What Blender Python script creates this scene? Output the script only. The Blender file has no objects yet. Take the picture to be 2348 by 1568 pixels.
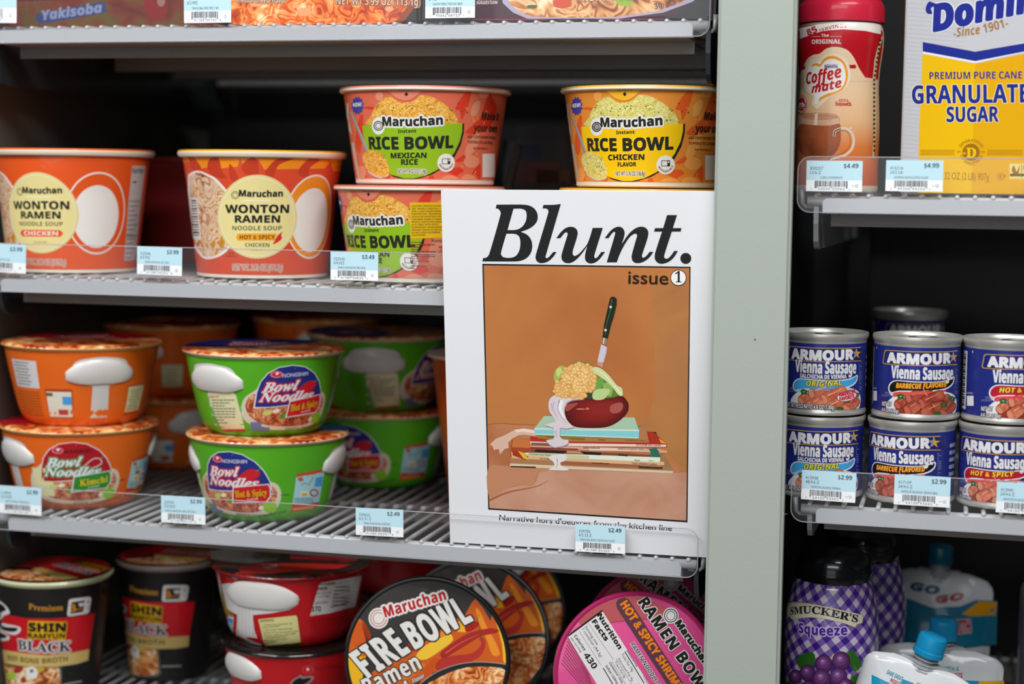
import bpy, bmesh, math, random
import numpy as np
from mathutils import Vector, Matrix
from mathutils.geometry import tessellate_polygon
random.seed(7)
C = bpy.context.scene.collection
SC = bpy.context.scene

# ------------------------------------------------------------------ camera
F_PX = 4000.0; W_PX = 2348; H_PX = 1568
YAW, PITCH, ROLL = 0.2582685, 0.0911963, 0.0125031
CAM = Vector((0.0, -1.254, 1.45))
_cy, _sy, _cp, _sp = math.cos(YAW), math.sin(YAW), math.cos(PITCH), math.sin(PITCH)
FW = Vector((-_sy*_cp, _cy*_cp, -_sp)); _r = Vector((_cy, _sy, 0)); _u = _r.cross(FW)
RT = math.cos(ROLL)*_r + math.sin(ROLL)*_u
UP = -math.sin(ROLL)*_r + math.cos(ROLL)*_u
cam = bpy.data.cameras.new('camera'); cam_o = bpy.data.objects.new('camera', cam); C.objects.link(cam_o)
cam.sensor_width = 36.0; cam.lens = 36.0*F_PX/W_PX; cam.clip_start = 0.05; cam.clip_end = 50
cam_o.matrix_world = Matrix(((RT.x, UP.x, -FW.x, CAM.x), (RT.y, UP.y, -FW.y, CAM.y), (RT.z, UP.z, -FW.z, CAM.z), (0, 0, 0, 1)))
SC.camera = cam_o
cam.dof.use_dof = True; cam.dof.focus_distance = 1.285; cam.dof.aperture_fstop = 3.3

# ------------------------------------------------------------------ view, world, lights
SC.view_settings.view_transform = 'Standard'; SC.view_settings.look = 'None'
SC.view_settings.gamma = 1; SC.view_settings.exposure = -0.85; SC.view_settings.use_curve_mapping = False
wd = bpy.data.worlds.new('store_air'); SC.world = wd; wd.use_nodes = True
wd.node_tree.nodes['Background'].inputs[0].default_value = (0.93, 0.97, 1.0, 1)
wd.node_tree.nodes['Background'].inputs[1].default_value = 0.11

def area(name, loc, target, sx, sy, power, col=(0.98, 0.99, 1.0)):
    l = bpy.data.lights.new(name, 'AREA'); l.shape = 'RECTANGLE'; l.size = sx; l.size_y = sy
    l.energy = power; l.color = col
    o = bpy.data.objects.new(name, l); C.objects.link(o); o.location = loc
    o.rotation_euler = (Vector(target)-Vector(loc)).to_track_quat('-Z', 'Y').to_euler()
    return o
# ceiling strip lights over the aisle, behind and above the photographer
area('ceiling_strip_light', (-1.2, -1.15, 2.7), (-0.5, 0.0, 1.2), 1.2, 0.25, 46)
area('ceiling_strip_light', (0.5, -1.15, 2.7), (-0.2, 0.0, 1.2), 1.2, 0.25, 46)
area('ceiling_strip_light', (-0.3, -2.6, 2.75), (-0.4, 0.0, 1.3), 2.4, 0.3, 40)
area('front_fill_light', (-0.6, -4.2, 1.7), (-0.5, 0.0, 1.3), 2.6, 1.8, 34, (0.95, 0.98, 1.0))  # soft fill added from the aisle side to light the shelf fronts

# ------------------------------------------------------------------ pixel <-> place
def ray(px, py):
    return RT*((px-W_PX/2)/F_PX) + UP*((H_PX/2-py)/F_PX) + FW
def at(px, py, Y):
    d = ray(px, py); return CAM + d*((Y-CAM.y)/d.y)
def atz(px, py, Z):
    d = ray(px, py); return CAM + d*((Z-CAM.z)/d.z)
def proj(P):
    d = P-CAM; z = d.dot(FW); return W_PX/2+F_PX*d.dot(RT)/z, H_PX/2-F_PX*d.dot(UP)/z
def depth(P): return (P-CAM).dot(FW)
def face_cam(x, y): return math.atan2(-x+CAM.x, y-CAM.y)

# ------------------------------------------------------------------ materials
def lin(c):
    c /= 255.0
    return c/12.92 if c <= 0.04045 else ((c+0.055)/1.055)**2.4
def rgb(h, g=1.0):
    if isinstance(h, str):
        h = h.lstrip('#'); h = (int(h[0:2], 16), int(h[2:4], 16), int(h[4:6], 16))
    return (min(lin(h[0])*g, .95), min(lin(h[1])*g, .95), min(lin(h[2])*g, .95), 1)
_mats = {}
def mat(h, rough=0.4, metal=0.0, coat=0.0, bump=0.0, bscale=60.0, spec=0.22, g=1.0, trans=0.0):
    k = ('p', h, rough, metal, coat, bump, bscale, spec, g, trans)
    if k in _mats: return _mats[k]
    m = bpy.data.materials.new('m_%s' % (h if isinstance(h, str) else 'c')); m.use_nodes = True
    n = m.node_tree.nodes; b = n['Principled BSDF']; L = m.node_tree.links
    b.inputs['Base Color'].default_value = rgb(h, g); b.inputs['Roughness'].default_value = rough
    b.inputs['Metallic'].default_value = metal; b.inputs['Specular IOR Level'].default_value = spec
    b.inputs['Coat Weight'].default_value = coat; b.inputs['Coat Roughness'].default_value = 0.08
    b.inputs['Transmission Weight'].default_value = trans
    if bump:
        tc = n.new('ShaderNodeTexCoord'); mp = n.new('ShaderNodeMapping'); nz = n.new('ShaderNodeTexNoise'); bp = n.new('ShaderNodeBump')
        mp.inputs['Scale'].default_value = (1, 1, 0.45)
        nz.inputs['Scale'].default_value = bscale; nz.inputs['Detail'].default_value = 3; nz.inputs['Distortion'].default_value = 1.2
        bp.inputs['Strength'].default_value = bump; bp.inputs['Distance'].default_value = 0.002
        L.new(tc.outputs['Object'], mp.inputs[0]); L.new(mp.outputs[0], nz.inputs['Vector']); L.new(nz.outputs[0], bp.inputs['Height'])
        L.new(bp.outputs[0], b.inputs['Coat Normal'])
    _mats[k] = m; return m
def ramp(n, stops):
    r = n.new('ShaderNodeValToRGB'); e = r.color_ramp.elements
    while len(e) < len(stops): e.new(0.5)
    for i, (p, h) in enumerate(stops): e[i].position = p; e[i].color = rgb(h)
    return r
def food(name, kind, stops, scale, rough=0.35, coat=0.3, stretch=(1, 1, 1), bands=0.5):
    """printed food: strands ('noodle'), grains ('rice') or soft mottling ('mottle')"""
    k = ('f', name)
    if k in _mats: return _mats[k]
    m = bpy.data.materials.new(name); m.use_nodes = True
    n = m.node_tree.nodes; L = m.node_tree.links; b = n['Principled BSDF']
    b.inputs['Roughness'].default_value = rough; b.inputs['Coat Weight'].default_value = coat*.6; b.inputs['Coat Roughness'].default_value = .1; b.inputs['Specular IOR Level'].default_value = .22
    tc = n.new('ShaderNodeTexCoord'); mp = n.new('ShaderNodeMapping'); mp.inputs['Scale'].default_value = stretch
    L.new(tc.outputs['Object'], mp.inputs[0])
    r = ramp(n, stops)
    if kind == 'noodle':
        nz = n.new('ShaderNodeTexNoise'); nz.inputs['Scale'].default_value = scale; nz.inputs['Detail'].default_value = 1.5; nz.inputs['Distortion'].default_value = 1.5
        L.new(mp.outputs[0], nz.inputs['Vector'])
        mu = n.new('ShaderNodeMath'); mu.operation = 'MULTIPLY'; mu.inputs[1].default_value = 9*bands*2
        fr = n.new('ShaderNodeMath'); fr.operation = 'PINGPONG'; fr.inputs[1].default_value = 1
        L.new(nz.outputs[0], mu.inputs[0]); L.new(mu.outputs[0], fr.inputs[0])
        n2 = n.new('ShaderNodeTexNoise'); n2.inputs['Scale'].default_value = scale*.6; L.new(mp.outputs[0], n2.inputs['Vector'])
        mx = n.new('ShaderNodeMath'); mx.operation = 'MULTIPLY_ADD'; mx.inputs[1].default_value = .55
        m3 = n.new('ShaderNodeMath'); m3.operation = 'MULTIPLY_ADD'; m3.inputs[1].default_value = 1.5; m3.inputs[2].default_value = -.52
        L.new(n2.outputs[0], m3.inputs[0]); L.new(fr.outputs[0], mx.inputs[0]); L.new(m3.outputs[0], mx.inputs[2]); L.new(mx.outputs[0], r.inputs[0])
    elif kind == 'rice':
        nz = n.new('ShaderNodeTexNoise'); nz.inputs['Scale'].default_value = scale*.35; L.new(mp.outputs[0], nz.inputs['Vector'])
        va = n.new('ShaderNodeVectorMath'); va.operation = 'MULTIPLY_ADD'; va.inputs[1].default_value = (.02, .02, .02)
        L.new(nz.outputs[1], va.inputs[0]); L.new(mp.outputs[0], va.inputs[2])
        vo = n.new('ShaderNodeTexVoronoi'); vo.inputs['Scale'].default_value = scale; vo.inputs['Randomness'].default_value = 1
        L.new(va.outputs[0], vo.inputs['Vector'])
        sx = n.new('ShaderNodeSeparateColor'); L.new(vo.outputs['Color'], sx.inputs[0])
        m3 = n.new('ShaderNodeMath'); m3.operation = 'MULTIPLY_ADD'; m3.inputs[1].default_value = -.7
        ad = n.new('ShaderNodeMath'); ad.operation = 'MULTIPLY_ADD'; ad.inputs[1].default_value = .55; ad.inputs[2].default_value = .5
        L.new(sx.outputs[0], ad.inputs[0]); L.new(vo.outputs['Distance'], m3.inputs[0]); L.new(ad.outputs[0], m3.inputs[2]); L.new(m3.outputs[0], r.inputs[0])
    else:
        nz = n.new('ShaderNodeTexNoise'); nz.inputs['Scale'].default_value = scale; nz.inputs['Detail'].default_value = 4; nz.inputs['Distortion'].default_value = bands
        L.new(mp.outputs[0], nz.inputs['Vector']); L.new(nz.outputs[0], r.inputs[0])
    L.new(r.outputs[0], b.inputs['Base Color'])
    _mats[k] = m; return m
def grad(name, axis, a, b_, stops, rough=.4, coat=.2):
    """a print whose ink runs from one colour to another along an object axis"""
    k = ('g', name)
    if k in _mats: return _mats[k]
    m = bpy.data.materials.new(name); m.use_nodes = True
    n = m.node_tree.nodes; L = m.node_tree.links; b = n['Principled BSDF']
    b.inputs['Roughness'].default_value = rough; b.inputs['Coat Weight'].default_value = coat
    tc = n.new('ShaderNodeTexCoord'); sp = n.new('ShaderNodeSeparateXYZ'); mr = n.new('ShaderNodeMapRange')
    mr.inputs[1].default_value = a; mr.inputs[2].default_value = b_
    L.new(tc.outputs['Object'], sp.inputs[0]); L.new(sp.outputs[axis], mr.inputs[0])
    nz = n.new('ShaderNodeTexNoise'); nz.inputs['Scale'].default_value = 25; L.new(tc.outputs['Object'], nz.inputs['Vector'])
    ad = n.new('ShaderNodeMath'); ad.operation = 'MULTIPLY_ADD'; ad.inputs[1].default_value = .12
    s2 = n.new('ShaderNodeMath'); s2.operation = 'SUBTRACT'; s2.inputs[1].default_value = .06
    L.new(nz.outputs[0], ad.inputs[0]); L.new(mr.outputs[0], ad.inputs[2]); L.new(ad.outputs[0], s2.inputs[0])
    r = ramp(n, stops); L.new(s2.outputs[0], r.inputs[0]); L.new(r.outputs[0], b.inputs['Base Color'])
    _mats[k] = m; return m
def clear(name='clear_plastic', tint=(1, 1, 1), refl=1.0, dust=0.04):
    k = ('c', name)
    if k in _mats: return _mats[k]
    m = bpy.data.materials.new(name); m.use_nodes = True; n = m.node_tree.nodes; L = m.node_tree.links
    n.remove(n['Principled BSDF']); out = n['Material Output']
    t = n.new('ShaderNodeBsdfTransparent'); t.inputs[0].default_value = (*tint, 1)
    g = n.new('ShaderNodeBsdfGlossy'); g.inputs['Roughness'].default_value = .06
    d = n.new('ShaderNodeBsdfDiffuse'); d.inputs[0].default_value = (.8, .8, .82, 1)
    fr = n.new('ShaderNodeFresnel'); fr.inputs[0].default_value = 1.45
    mf = n.new('ShaderNodeMath'); mf.operation = 'MULTIPLY'; mf.inputs[1].default_value = refl
    a = n.new('ShaderNodeMixShader'); b = n.new('ShaderNodeMixShader'); b.inputs[0].default_value = dust
    ge = n.new('ShaderNodeNewGeometry'); iv = n.new('ShaderNodeMath'); iv.operation = 'SUBTRACT'; iv.inputs[0].default_value = 1; m5 = n.new('ShaderNodeMath'); m5.operation = 'MULTIPLY'
    L.new(ge.outputs['Backfacing'], iv.inputs[1]); L.new(iv.outputs[0], m5.inputs[0]); L.new(fr.outputs[0], m5.inputs[1]); L.new(m5.outputs[0], mf.inputs[0]); L.new(mf.outputs[0], a.inputs[0]); L.new(t.outputs[0], a.inputs[1]); L.new(g.outputs[0], a.inputs[2])
    L.new(a.outputs[0], b.inputs[1]); L.new(d.outputs[0], b.inputs[2]); L.new(b.outputs[0], out.inputs[0])
    _mats[k] = m; return m

# ------------------------------------------------------------------ objects
def link_mesh(name, verts, faces, mats, parent=None, midx=None, smooth=True, label=None):
    me = bpy.data.meshes.new(name); me.from_pydata([tuple(v) for v in verts], [], faces)
    for m in (mats if isinstance(mats, (list, tuple)) else [mats]): me.materials.append(m)
    if midx is not None: me.polygons.foreach_set('material_index', midx)
    if smooth: me.polygons.foreach_set('use_smooth', [True]*len(me.polygons))
    me.update(); o = bpy.data.objects.new(name, me); C.objects.link(o)
    if parent: o.parent = parent
    if label: o['label'] = label
    return o
def from_bm(name, bm, mats, parent=None, smooth=False, label=None):
    me = bpy.data.meshes.new(name); bmesh.ops.recalc_face_normals(bm, faces=bm.faces); bm.to_mesh(me); bm.free()
    for m in (mats if isinstance(mats, (list, tuple)) else [mats]): me.materials.append(m)
    if smooth: me.polygons.foreach_set('use_smooth', [True]*len(me.polygons))
    o = bpy.data.objects.new(name, me); C.objects.link(o)
    if parent: o.parent = parent
    if label: o['label'] = label
    return o
def tag(o, label, cat, group=None):
    o['label'] = label; o['category'] = cat
    if group: o['group'] = group
    return o
def thing(name, label, cat, M, group=None):
    o = bpy.data.objects.new(name, None); C.objects.link(o); o.matrix_world = M; o.empty_display_size = .02
    return tag(o, label, cat, group)
def struct(o): o['kind'] = 'structure'; return o
def bx(bm, x0, x1, y0, y1, z0, z1, bev=0.0):
    vs = [bm.verts.new(p) for p in ((x0, y0, z0), (x1, y0, z0), (x1, y1, z0), (x0, y1, z0), (x0, y0, z1), (x1, y0, z1), (x1, y1, z1), (x0, y1, z1))]
    fs = [bm.faces.new([vs[i] for i in f]) for f in ((0, 3, 2, 1), (4, 5, 6, 7), (0, 1, 5, 4), (1, 2, 6, 5), (2, 3, 7, 6), (3, 0, 4, 7))]
    if bev:
        es = set(e for f in fs for e in f.edges)
        bmesh.ops.bevel(bm, geom=list(es), offset=bev, segments=2, affect='EDGES', clamp_overlap=True)
def box(name, x0, x1, y0, y1, z0, z1, m, parent=None, bev=0.0, label=None):
    bm = bmesh.new(); bx(bm, x0, x1, y0, y1, z0, z1, bev); return from_bm(name, bm, m, parent, label=label)
def prism(bm, pts, axis, a, b):
    """extrude the outline pts (2-D) along an axis; axis 0: (y,z) 1: (x,z) 2: (x,y)"""
    def p3(p, w): return {0: (w, p[0], p[1]), 1: (p[0], w, p[1]), 2: (p[0], p[1], w)}[axis]
    A = [bm.verts.new(p3(p, a)) for p in pts]; B = [bm.verts.new(p3(p, b)) for p in pts]; n = len(pts)
    bm.faces.new(A); bm.faces.new(B[::-1])
    for i in range(n): bm.faces.new((A[i], B[i], B[(i+1) % n], A[(i+1) % n]))
def tube(bm, P, r, seg=8, cap=True):
    rings = []; n = len(P)
    for i, p in enumerate(P):
        p = Vector(p); d = (Vector(P[min(i+1, n-1)])-Vector(P[max(i-1, 0)])).normalized()
        a = d.orthogonal().normalized() if i == 0 else (a-d*a.dot(d)).normalized()
        b = d.cross(a); rr = r[i] if isinstance(r, (list, tuple)) else r
        rings.append([bm.verts.new(p+a*rr*math.cos(2*math.pi*k/seg)+b*rr*math.sin(2*math.pi*k/seg)) for k in range(seg)])
    for A, B in zip(rings, rings[1:]):
        for k in range(seg): bm.faces.new((A[k], A[(k+1) % seg], B[(k+1) % seg], B[k]))
    if cap: bm.faces.new(rings[0][::-1]); bm.faces.new(rings[-1])
def copy_tree(o, parent=None):
    c = o.copy(); C.objects.link(c); c.parent = parent
    for ch in list(o.children): copy_tree(ch, c)
    return c

# ------------------------------------------------------------------ surfaces to print on (s, t) -> local point
class Flat:
    curved = False
    def __init__(self, o=(0, 0, 0), ex=(1, 0, 0), ey=(0, 0, 1)):
        self.o = Vector(o); self.ex = Vector(ex); self.ey = Vector(ey); self.n = self.ex.cross(self.ey).normalized(); self.g = (0, 0)
    def P(self, s, t): return self.o+self.ex*s+self.ey*t
    def N(self, s, t): return self.n
class Fn:
    """any surface P(s,t); the outward normal is dP/ds x dP/dt"""
    def __init__(self, f, g=(.003, .006)): self.f = f; self.g = g
    def P(self, s, t): return self.f(s, t)
    def N(self, s, t):
        e = 2e-4; a = self.f(s+e, t)-self.f(s-e, t); b = self.f(s, t+e)-self.f(s, t-e)
        return a.cross(b).normalized()
def catmull(pts, n=6, closed=False):
    P = [Vector(p) for p in pts]; m = len(P); out = []
    R = range(m if closed else m-1)
    for i in R:
        if closed: a, b, c, d = P[(i-1) % m], P[i], P[(i+1) % m], P[(i+2) % m]
        else: a, b, c, d = P[max(i-1, 0)], P[i], P[i+1], P[min(i+2, m-1)]
        for k in range(n):
            t = k/n
            out.append(.5*((2*b)+(c-a)*t+(2*a-5*b+4*c-d)*t*t+(3*b-a-3*c+d)*t**3))
    if not closed: out.append(P[-1])
    return out
def csmooth(pts, n=6, ang=38):
    """round a drawn outline but keep its sharp corners"""
    P = [Vector(p) for p in pts]; m = len(P); out = []; ca = math.cos(math.radians(ang))
    def tan(i, side):
        a = (P[i]-P[i-1]); b = (P[(i+1) % m]-P[i])
        if a.length < 1e-9 or b.length < 1e-9: return Vector((0, 0))
        if a.normalized().dot(b.normalized()) < ca: return (a if side < 0 else b).normalized()
        return (P[(i+1) % m]-P[i-1]).normalized()
    for i in range(m):
        j = (i+1) % m; L = (P[j]-P[i]).length; A = tan(i, 1)*L; B = tan(j, -1)*L
        for k in range(n):
            t = k/n; out.append(P[i]*(2*t**3-3*t*t+1)+A*(t**3-2*t*t+t)+P[j]*(-2*t**3+3*t*t)+B*(t**3-t*t))
    return out
class Rev(Fn):
    """surface of revolution; prof = [(z, r)...] rising; s is arc length at radius rref"""
    def __init__(self, prof, rref, kx=1.0, ky=1.0, g=(.003, .008)):
        self.z = [p[0] for p in prof]; self.r = [p[1] for p in prof]; self.rr = rref; self.kx = kx; self.ky = ky
        self.g = g; Fn.__init__(self, self.at, g)
    def rad(self, t):
        z = self.z
        if t <= z[0]: return self.r[0]
        if t >= z[-1]: return self.r[-1]
        for i in range(len(z)-1):
            if t <= z[i+1]:
                k = (t-z[i])/(z[i+1]-z[i]+1e-12); return self.r[i]*(1-k)+self.r[i+1]*k
    def at(self, s, t):
        th = s/self.rr; r = self.rad(t); return Vector((r*math.sin(th)*self.kx, -r*math.cos(th)*self.ky, t))
def lathe(name, prof, m, parent, seg=72, kx=1.0, ky=1.0, label=None, cap0=True, cap1=True, midx=None, smooth=True, wob=None):
    """prof = [(r, z)...] turned about local z"""
    V = []; Fc = []; MI = []
    for j, (r, z) in enumerate(prof):
        for k in range(seg):
            th = 2*math.pi*k/seg; w = wob(th, z) if wob else 0
            V.append((max(r+w, 1e-5)*math.sin(th)*kx, -max(r+w, 1e-5)*math.cos(th)*ky, z))
    for j in range(len(prof)-1):
        for k in range(seg):
            a = j*seg+k; b = j*seg+(k+1) % seg; Fc.append((a, b, b+seg, a+seg)); MI.append(midx[j] if midx else 0)
    if cap0: Fc.append(tuple(range(seg))[::-1]); MI.append(midx[0] if midx else 0)
    if cap1: Fc.append(tuple(range((len(prof)-1)*seg, len(prof)*seg))); MI.append(midx[-1] if midx else 0)
    o = link_mesh(name, V, Fc, m, parent, MI, smooth, label)
    if smooth:
        try: o.data.set_sharp_from_angle(angle=math.radians(40))
        except Exception: pass
    return o

# ------------------------------------------------------------------ glyphs (Blender's own built-in font)
_ST = {'B': (0x1D5D4, 0x1D5EE, 0x1D7EC), 'I': (0x1D63C, 0x1D656, 0x1D7EC), 'S': (0x1D400, 0x1D41A, 0x1D7CE), 'J': (0x1D468, 0x1D482, 0x1D7CE), 'C': (0x1D4D0, 0x1D4EA, 0x1D7CE)}
def styled(c, k):
    if k in _ST:
        u, l, d = _ST[k]
        if 'A' <= c <= 'Z': return chr(u+ord(c)-65)
        if 'a' <= c <= 'z': return chr(l+ord(c)-97)
        if '0' <= c <= '9': return chr(d+ord(c)-48)
    return c
_gl = {}
def glyph(c, k):
    key = (c, k)
    if key in _gl: return _gl[key]
    cu = bpy.data.curves.new('g', 'FONT'); cu.resolution_u = 3; ch = styled(c, k)
    o = bpy.data.objects.new('g', cu); dg = bpy.context.evaluated_depsgraph_get
    C.objects.link(o)
    def meas(body):
        cu.body = body; bpy.context.view_layer.update(); me = bpy.data.meshes.new_from_object(o.evaluated_get(dg()))
        V = [(v.co.x, v.co.y) for v in me.vertices]; Fc = [tuple(p.vertices) for p in me.polygons]; bpy.data.meshes.remove(me); return V, Fc
    V, Fc = meas(ch) if c != ' ' else ([], [])
    A, _ = meas(ch+'l'); B, _ = meas('l')
    adv = max(v[0] for v in A)-max(v[0] for v in B)
    if c == ' ': adv = .26
    bpy.data.objects.remove(o); bpy.data.curves.remove(cu)
    _gl[key] = (V, Fc, adv); return _gl[key]
_cap = {}
def capheight(k):
    if k not in _cap: _cap[k] = max(v[1] for v in glyph('H', k)[0])
    return _cap[k]

class Print:
    """flat inks collected in (s, t), cut to the surface's curvature and laid on it"""
    STEP = 0.000028
    def __init__(self, surf, M=None):
        self.sf = surf; self.M = M or Matrix.Identity(4); self.sh = []; self.cr = (0, 0, 1.0); self.guess = (0, .03); self.dx = self.dy = 0; self.over = 0.0; self.tmin = None
    def crop(self, x0, y0, sc): self.cr = (x0, y0, sc)
    def raw(self, x, y):
        """crop pixel -> (s, t) on the surface, by Newton"""
        x0, y0, sc = self.cr; X = x0+x/sc+self.dx; Y = y0+y/sc+self.dy
        s, t = self.guess; e = 1e-4
        for it in range(12):
            a = proj(self.M @ self.sf.P(s, t)); fx, fy = X-a[0], Y-a[1]
            if abs(fx)+abs(fy) < .02: break
            b = proj(self.M @ self.sf.P(s+e, t)); c = proj(self.M @ self.sf.P(s, t+e))
            j11, j21, j12, j22 = (b[0]-a[0])/e, (b[1]-a[1])/e, (c[0]-a[0])/e, (c[1]-a[1])/e
            dt = j11*j22-j12*j21
            if abs(dt) < 1e4: break
            ds = (fx*j22-fy*j12)/dt; dtt = (j11*fy-j21*fx)/dt
            s += max(-.02, min(.02, ds)); t += max(-.02, min(.02, dtt))
        if self.tmin is not None: t = max(self.tmin, t)
        if isinstance(self.sf, Rev): t = max(self.sf.z[0], min(self.sf.z[-1]+self.over, t))
        return Vector((s, t))
    def add(self, V, Fc, m, layer): self.sh.append((V, Fc, m, layer))
    def poly(self, pts, m, layer=1, px=True, smooth=0, holes=(), sub=14, cs=0):
        loops = []
        for lp in [pts]+list(holes):
            if smooth: lp = catmull(lp, smooth, True)
            if cs: lp = csmooth(lp, cs)
            if px:
                q = []; sc = self.cr[2]; n = len(lp)
                for i in range(n):
                    a = Vector(lp[i]); b = Vector(lp[(i+1) % n]); k = max(1, int((b-a).length/sc/sub)) if not smooth else 1
                    q += [a+(b-a)*(j/k) for j in range(k)]
                lp = [self.raw(p[0], p[1]) for p in q]
            loops.append([Vector((p[0], p[1], 0)) for p in lp])
        T = tessellate_polygon(loops); V = [(v.x, v.y) for l in loops for v in l]
        self.add(V, [tuple(t) for t in T], m, layer)
    def ell(self, cx, cy, rx, ry=None, m=None, layer=1, a0=0, n=36, rot=0, ring=0, px=True):
        ry = rx if ry is None else ry; cr, sr = math.cos(rot), math.sin(rot)
        f = lambda k, rx, ry: [(cx+rx*math.cos(2*math.pi*i/k)*cr-ry*math.sin(2*math.pi*i/k)*sr, cy+rx*math.cos(2*math.pi*i/k)*sr+ry*math.sin(2*math.pi*i/k)*cr) for i in range(k)]
        self.poly(f(n, rx, ry), m, layer, px=px, sub=99, holes=[f(n, rx-ring, ry-ring)] if ring else ())
    def rect(self, x0, y0, x1, y1, m, layer=1, px=True): self.poly([(x0, y0), (x1, y0), (x1, y1), (x0, y1)], m, layer, px)
    def line(self, pts, w, m, layer=1, px=True, smooth=0):
        P = catmull(pts, smooth) if smooth else [Vector(p) for p in pts]; L = []; R = []
        for i, p in enumerate(P):
            d = (P[min(i+1, len(P)-1)]-P[max(i-1, 0)]).normalized(); nn = Vector((-d.y, d.x))
            ww = w if not isinstance(w, (list, tuple)) else w[0]+(w[1]-w[0])*i/(len(P)-1)
            L.append(p+nn*ww/2); R.append(p-nn*ww/2)
        self.poly([tuple(p) for p in L+R[::-1]], m, layer, px)
    def text(self, st, k, x0, y0, x1, y1, h, m, layer=3, out=None, bold=0, slant=0, path=None, px=True, track=0.0, squash=True):
        """text filling the baseline (x0,y0)-(x1,y1), capital height h; out=(material, width)"""
        cap = capheight(k); G = []; x = 0
        for c in st:
            V, Fc, adv = glyph(c, k); G.append((V, Fc, x)); x += adv+track
        xs = [v[0]+g for V, Fc, g in G for v in V]
        if not xs: return
        xa, xb = min(xs), max(xs); Wd = xb-xa
        base = path or [(x0, y0), (x1, y1)]
        if path and len(path) > 2: base = [tuple(p) for p in catmull(path, 8)]
        sc = self.cr[2] if px else 1
        if px: Q = [self.raw(*p) for p in base]
        else: Q = [Vector(p) for p in base]
        L = [0]
        for a, b in zip(Q, Q[1:]): L.append(L[-1]+(b-a).length)
        mx, my = base[len(base)//2] if path else ((x0+x1)/2, (y0+y1)/2)
        dx, dy = base[-1][0]-base[0][0], base[-1][1]-base[0][1]; dl = math.hypot(dx, dy)
        nx, ny = (dy/dl, -dx/dl) if px else (-dy/dl, dx/dl)
        if px: Uv = self.raw(mx+nx*h, my+ny*h)-self.raw(mx, my)
        else: Uv = Vector((nx*h, ny*h))
        ul = Uv.length; pl = h if not px else h; unit = ul/h
        def place(u, v):
            l = (u-xa)/Wd*L[-1]; i = 0
            while i < len(L)-2 and l > L[i+1]: i += 1
            d = (Q[i+1]-Q[i]); k_ = (l-L[i])/(d.length+1e-12); p = Q[i]+d*k_
            vv = v/cap
            if path:
                a = Q[max(i-1, 0)]; b = Q[min(i+2, len(Q)-1)]; dd = (b-a).normalized(); N_ = Vector((-dd.y, dd.x))*ul
                return p+N_*vv+dd*slant*ul*vv
            return p+Uv*vv+(Q[-1]-Q[0]).normalized()*slant*ul*vv
        def put(mm, lay, w):
            offs = [(0, 0)] if not w else [(w*unit*math.cos(2*math.pi*j/8+.39), w*unit*math.sin(2*math.pi*j/8+.39)) for j in range(8)]
            for gi, (V, Fc, g) in enumerate(G):
                if not V: continue
                P = [place(v[0]+g, v[1]) for v in V]
                for oi, (ox, oy) in enumerate(offs): self.add([(p.x+ox, p.y+oy) for p in P], Fc, mm, lay+.012*oi+.006*(gi % 2))
        if out:
            o = out if isinstance(out, list) else [out]
            for i, (mm, w) in enumerate(o): put(mm, layer-1-i*.6, w+bold)
        if bold: put(m, layer, bold)
        put(m, layer, 0)
    def build(self, name, parent, label=None, mats_extra=()):
        groups = {}; mats = []; bm = bmesh.new(); MI = {}
        for V, Fc, m, lay in self.sh:
            if m not in MI: MI[m] = len(mats); mats.append(m)
            vs = [bm.verts.new((v[0], v[1], lay)) for v in V]
            for f in Fc:
                try: fc = bm.faces.new([vs[i] for i in f]); fc.material_index = MI[m]
                except ValueError: pass
        gs, gt = self.sf.g
        if gs and bm.verts:
            for ax, g in ((0, gs), (1, gt)):
                if not g: continue
                lo = min(v.co[ax] for v in bm.verts); hi = max(v.co[ax] for v in bm.verts)
                no = (1, 0, 0) if ax == 0 else (0, 1, 0); k = math.ceil(lo/g)
                while k*g < hi:
                    if abs(k*g-lo) > 1e-5:
                        bmesh.ops.bisect_plane(bm, geom=bm.verts[:]+bm.edges[:]+bm.faces[:], dist=1e-7, plane_co=(k*g, 0, 0) if ax == 0 else (0, k*g, 0), plane_no=no)
                    k += 1
        bm.normal_update()
        for f in bm.faces:
            f.smooth = True
            if f.normal.z < 0: f.normal_flip()
        NN = []
        for v in bm.verts:
            s, t, l = v.co; nv = self.sf.N(s, t); NN.append(nv.copy()); v.co = self.sf.P(s, t)+nv*(.00004+l*self.STEP)
        me = bpy.data.meshes.new(name); bm.to_mesh(me); bm.free()
        for m in mats: me.materials.append(m)
        me.normals_split_custom_set_from_vertices([tuple(v) for v in NN])
        o = bpy.data.objects.new(name, me); C.objects.link(o); o.parent = parent
        if label: o['label'] = label
        return o
# ------------------------------------------------------------------ the shelving
ZA, ZB, ZC, ZD, ZE = 1.5656, 1.3676, 1.1729, 1.4417, 1.2196
ZF, ZG = 1.0060, 1.0098            # the shelves under the frame's lower edge
SURF = .0037                     # top of the wires above the fascia's upper edge
XL0, XL1 = -.7590, -.2003
XR0, XR1 = -.1052, .24
M_fascia = mat('b2b5b9', .38, 0, .1, spec=.5)
M_wire = mat('bfc1c3', .35, .1, .2)
M_under = mat('8b8580', .42, .1, .1)
M_under2 = mat('7c7a76', .28, .2, .2)
M_rail = clear('clear_rail', refl=.9, dust=.018)
M_edge = clear('clear_rail_edge', tint=(.75, .72, .78), refl=1, dust=.30)
M_brk = mat('8f9293', .4, .3, .1)
M_brkd = mat('33393c', .3, .3, .3)

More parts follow.
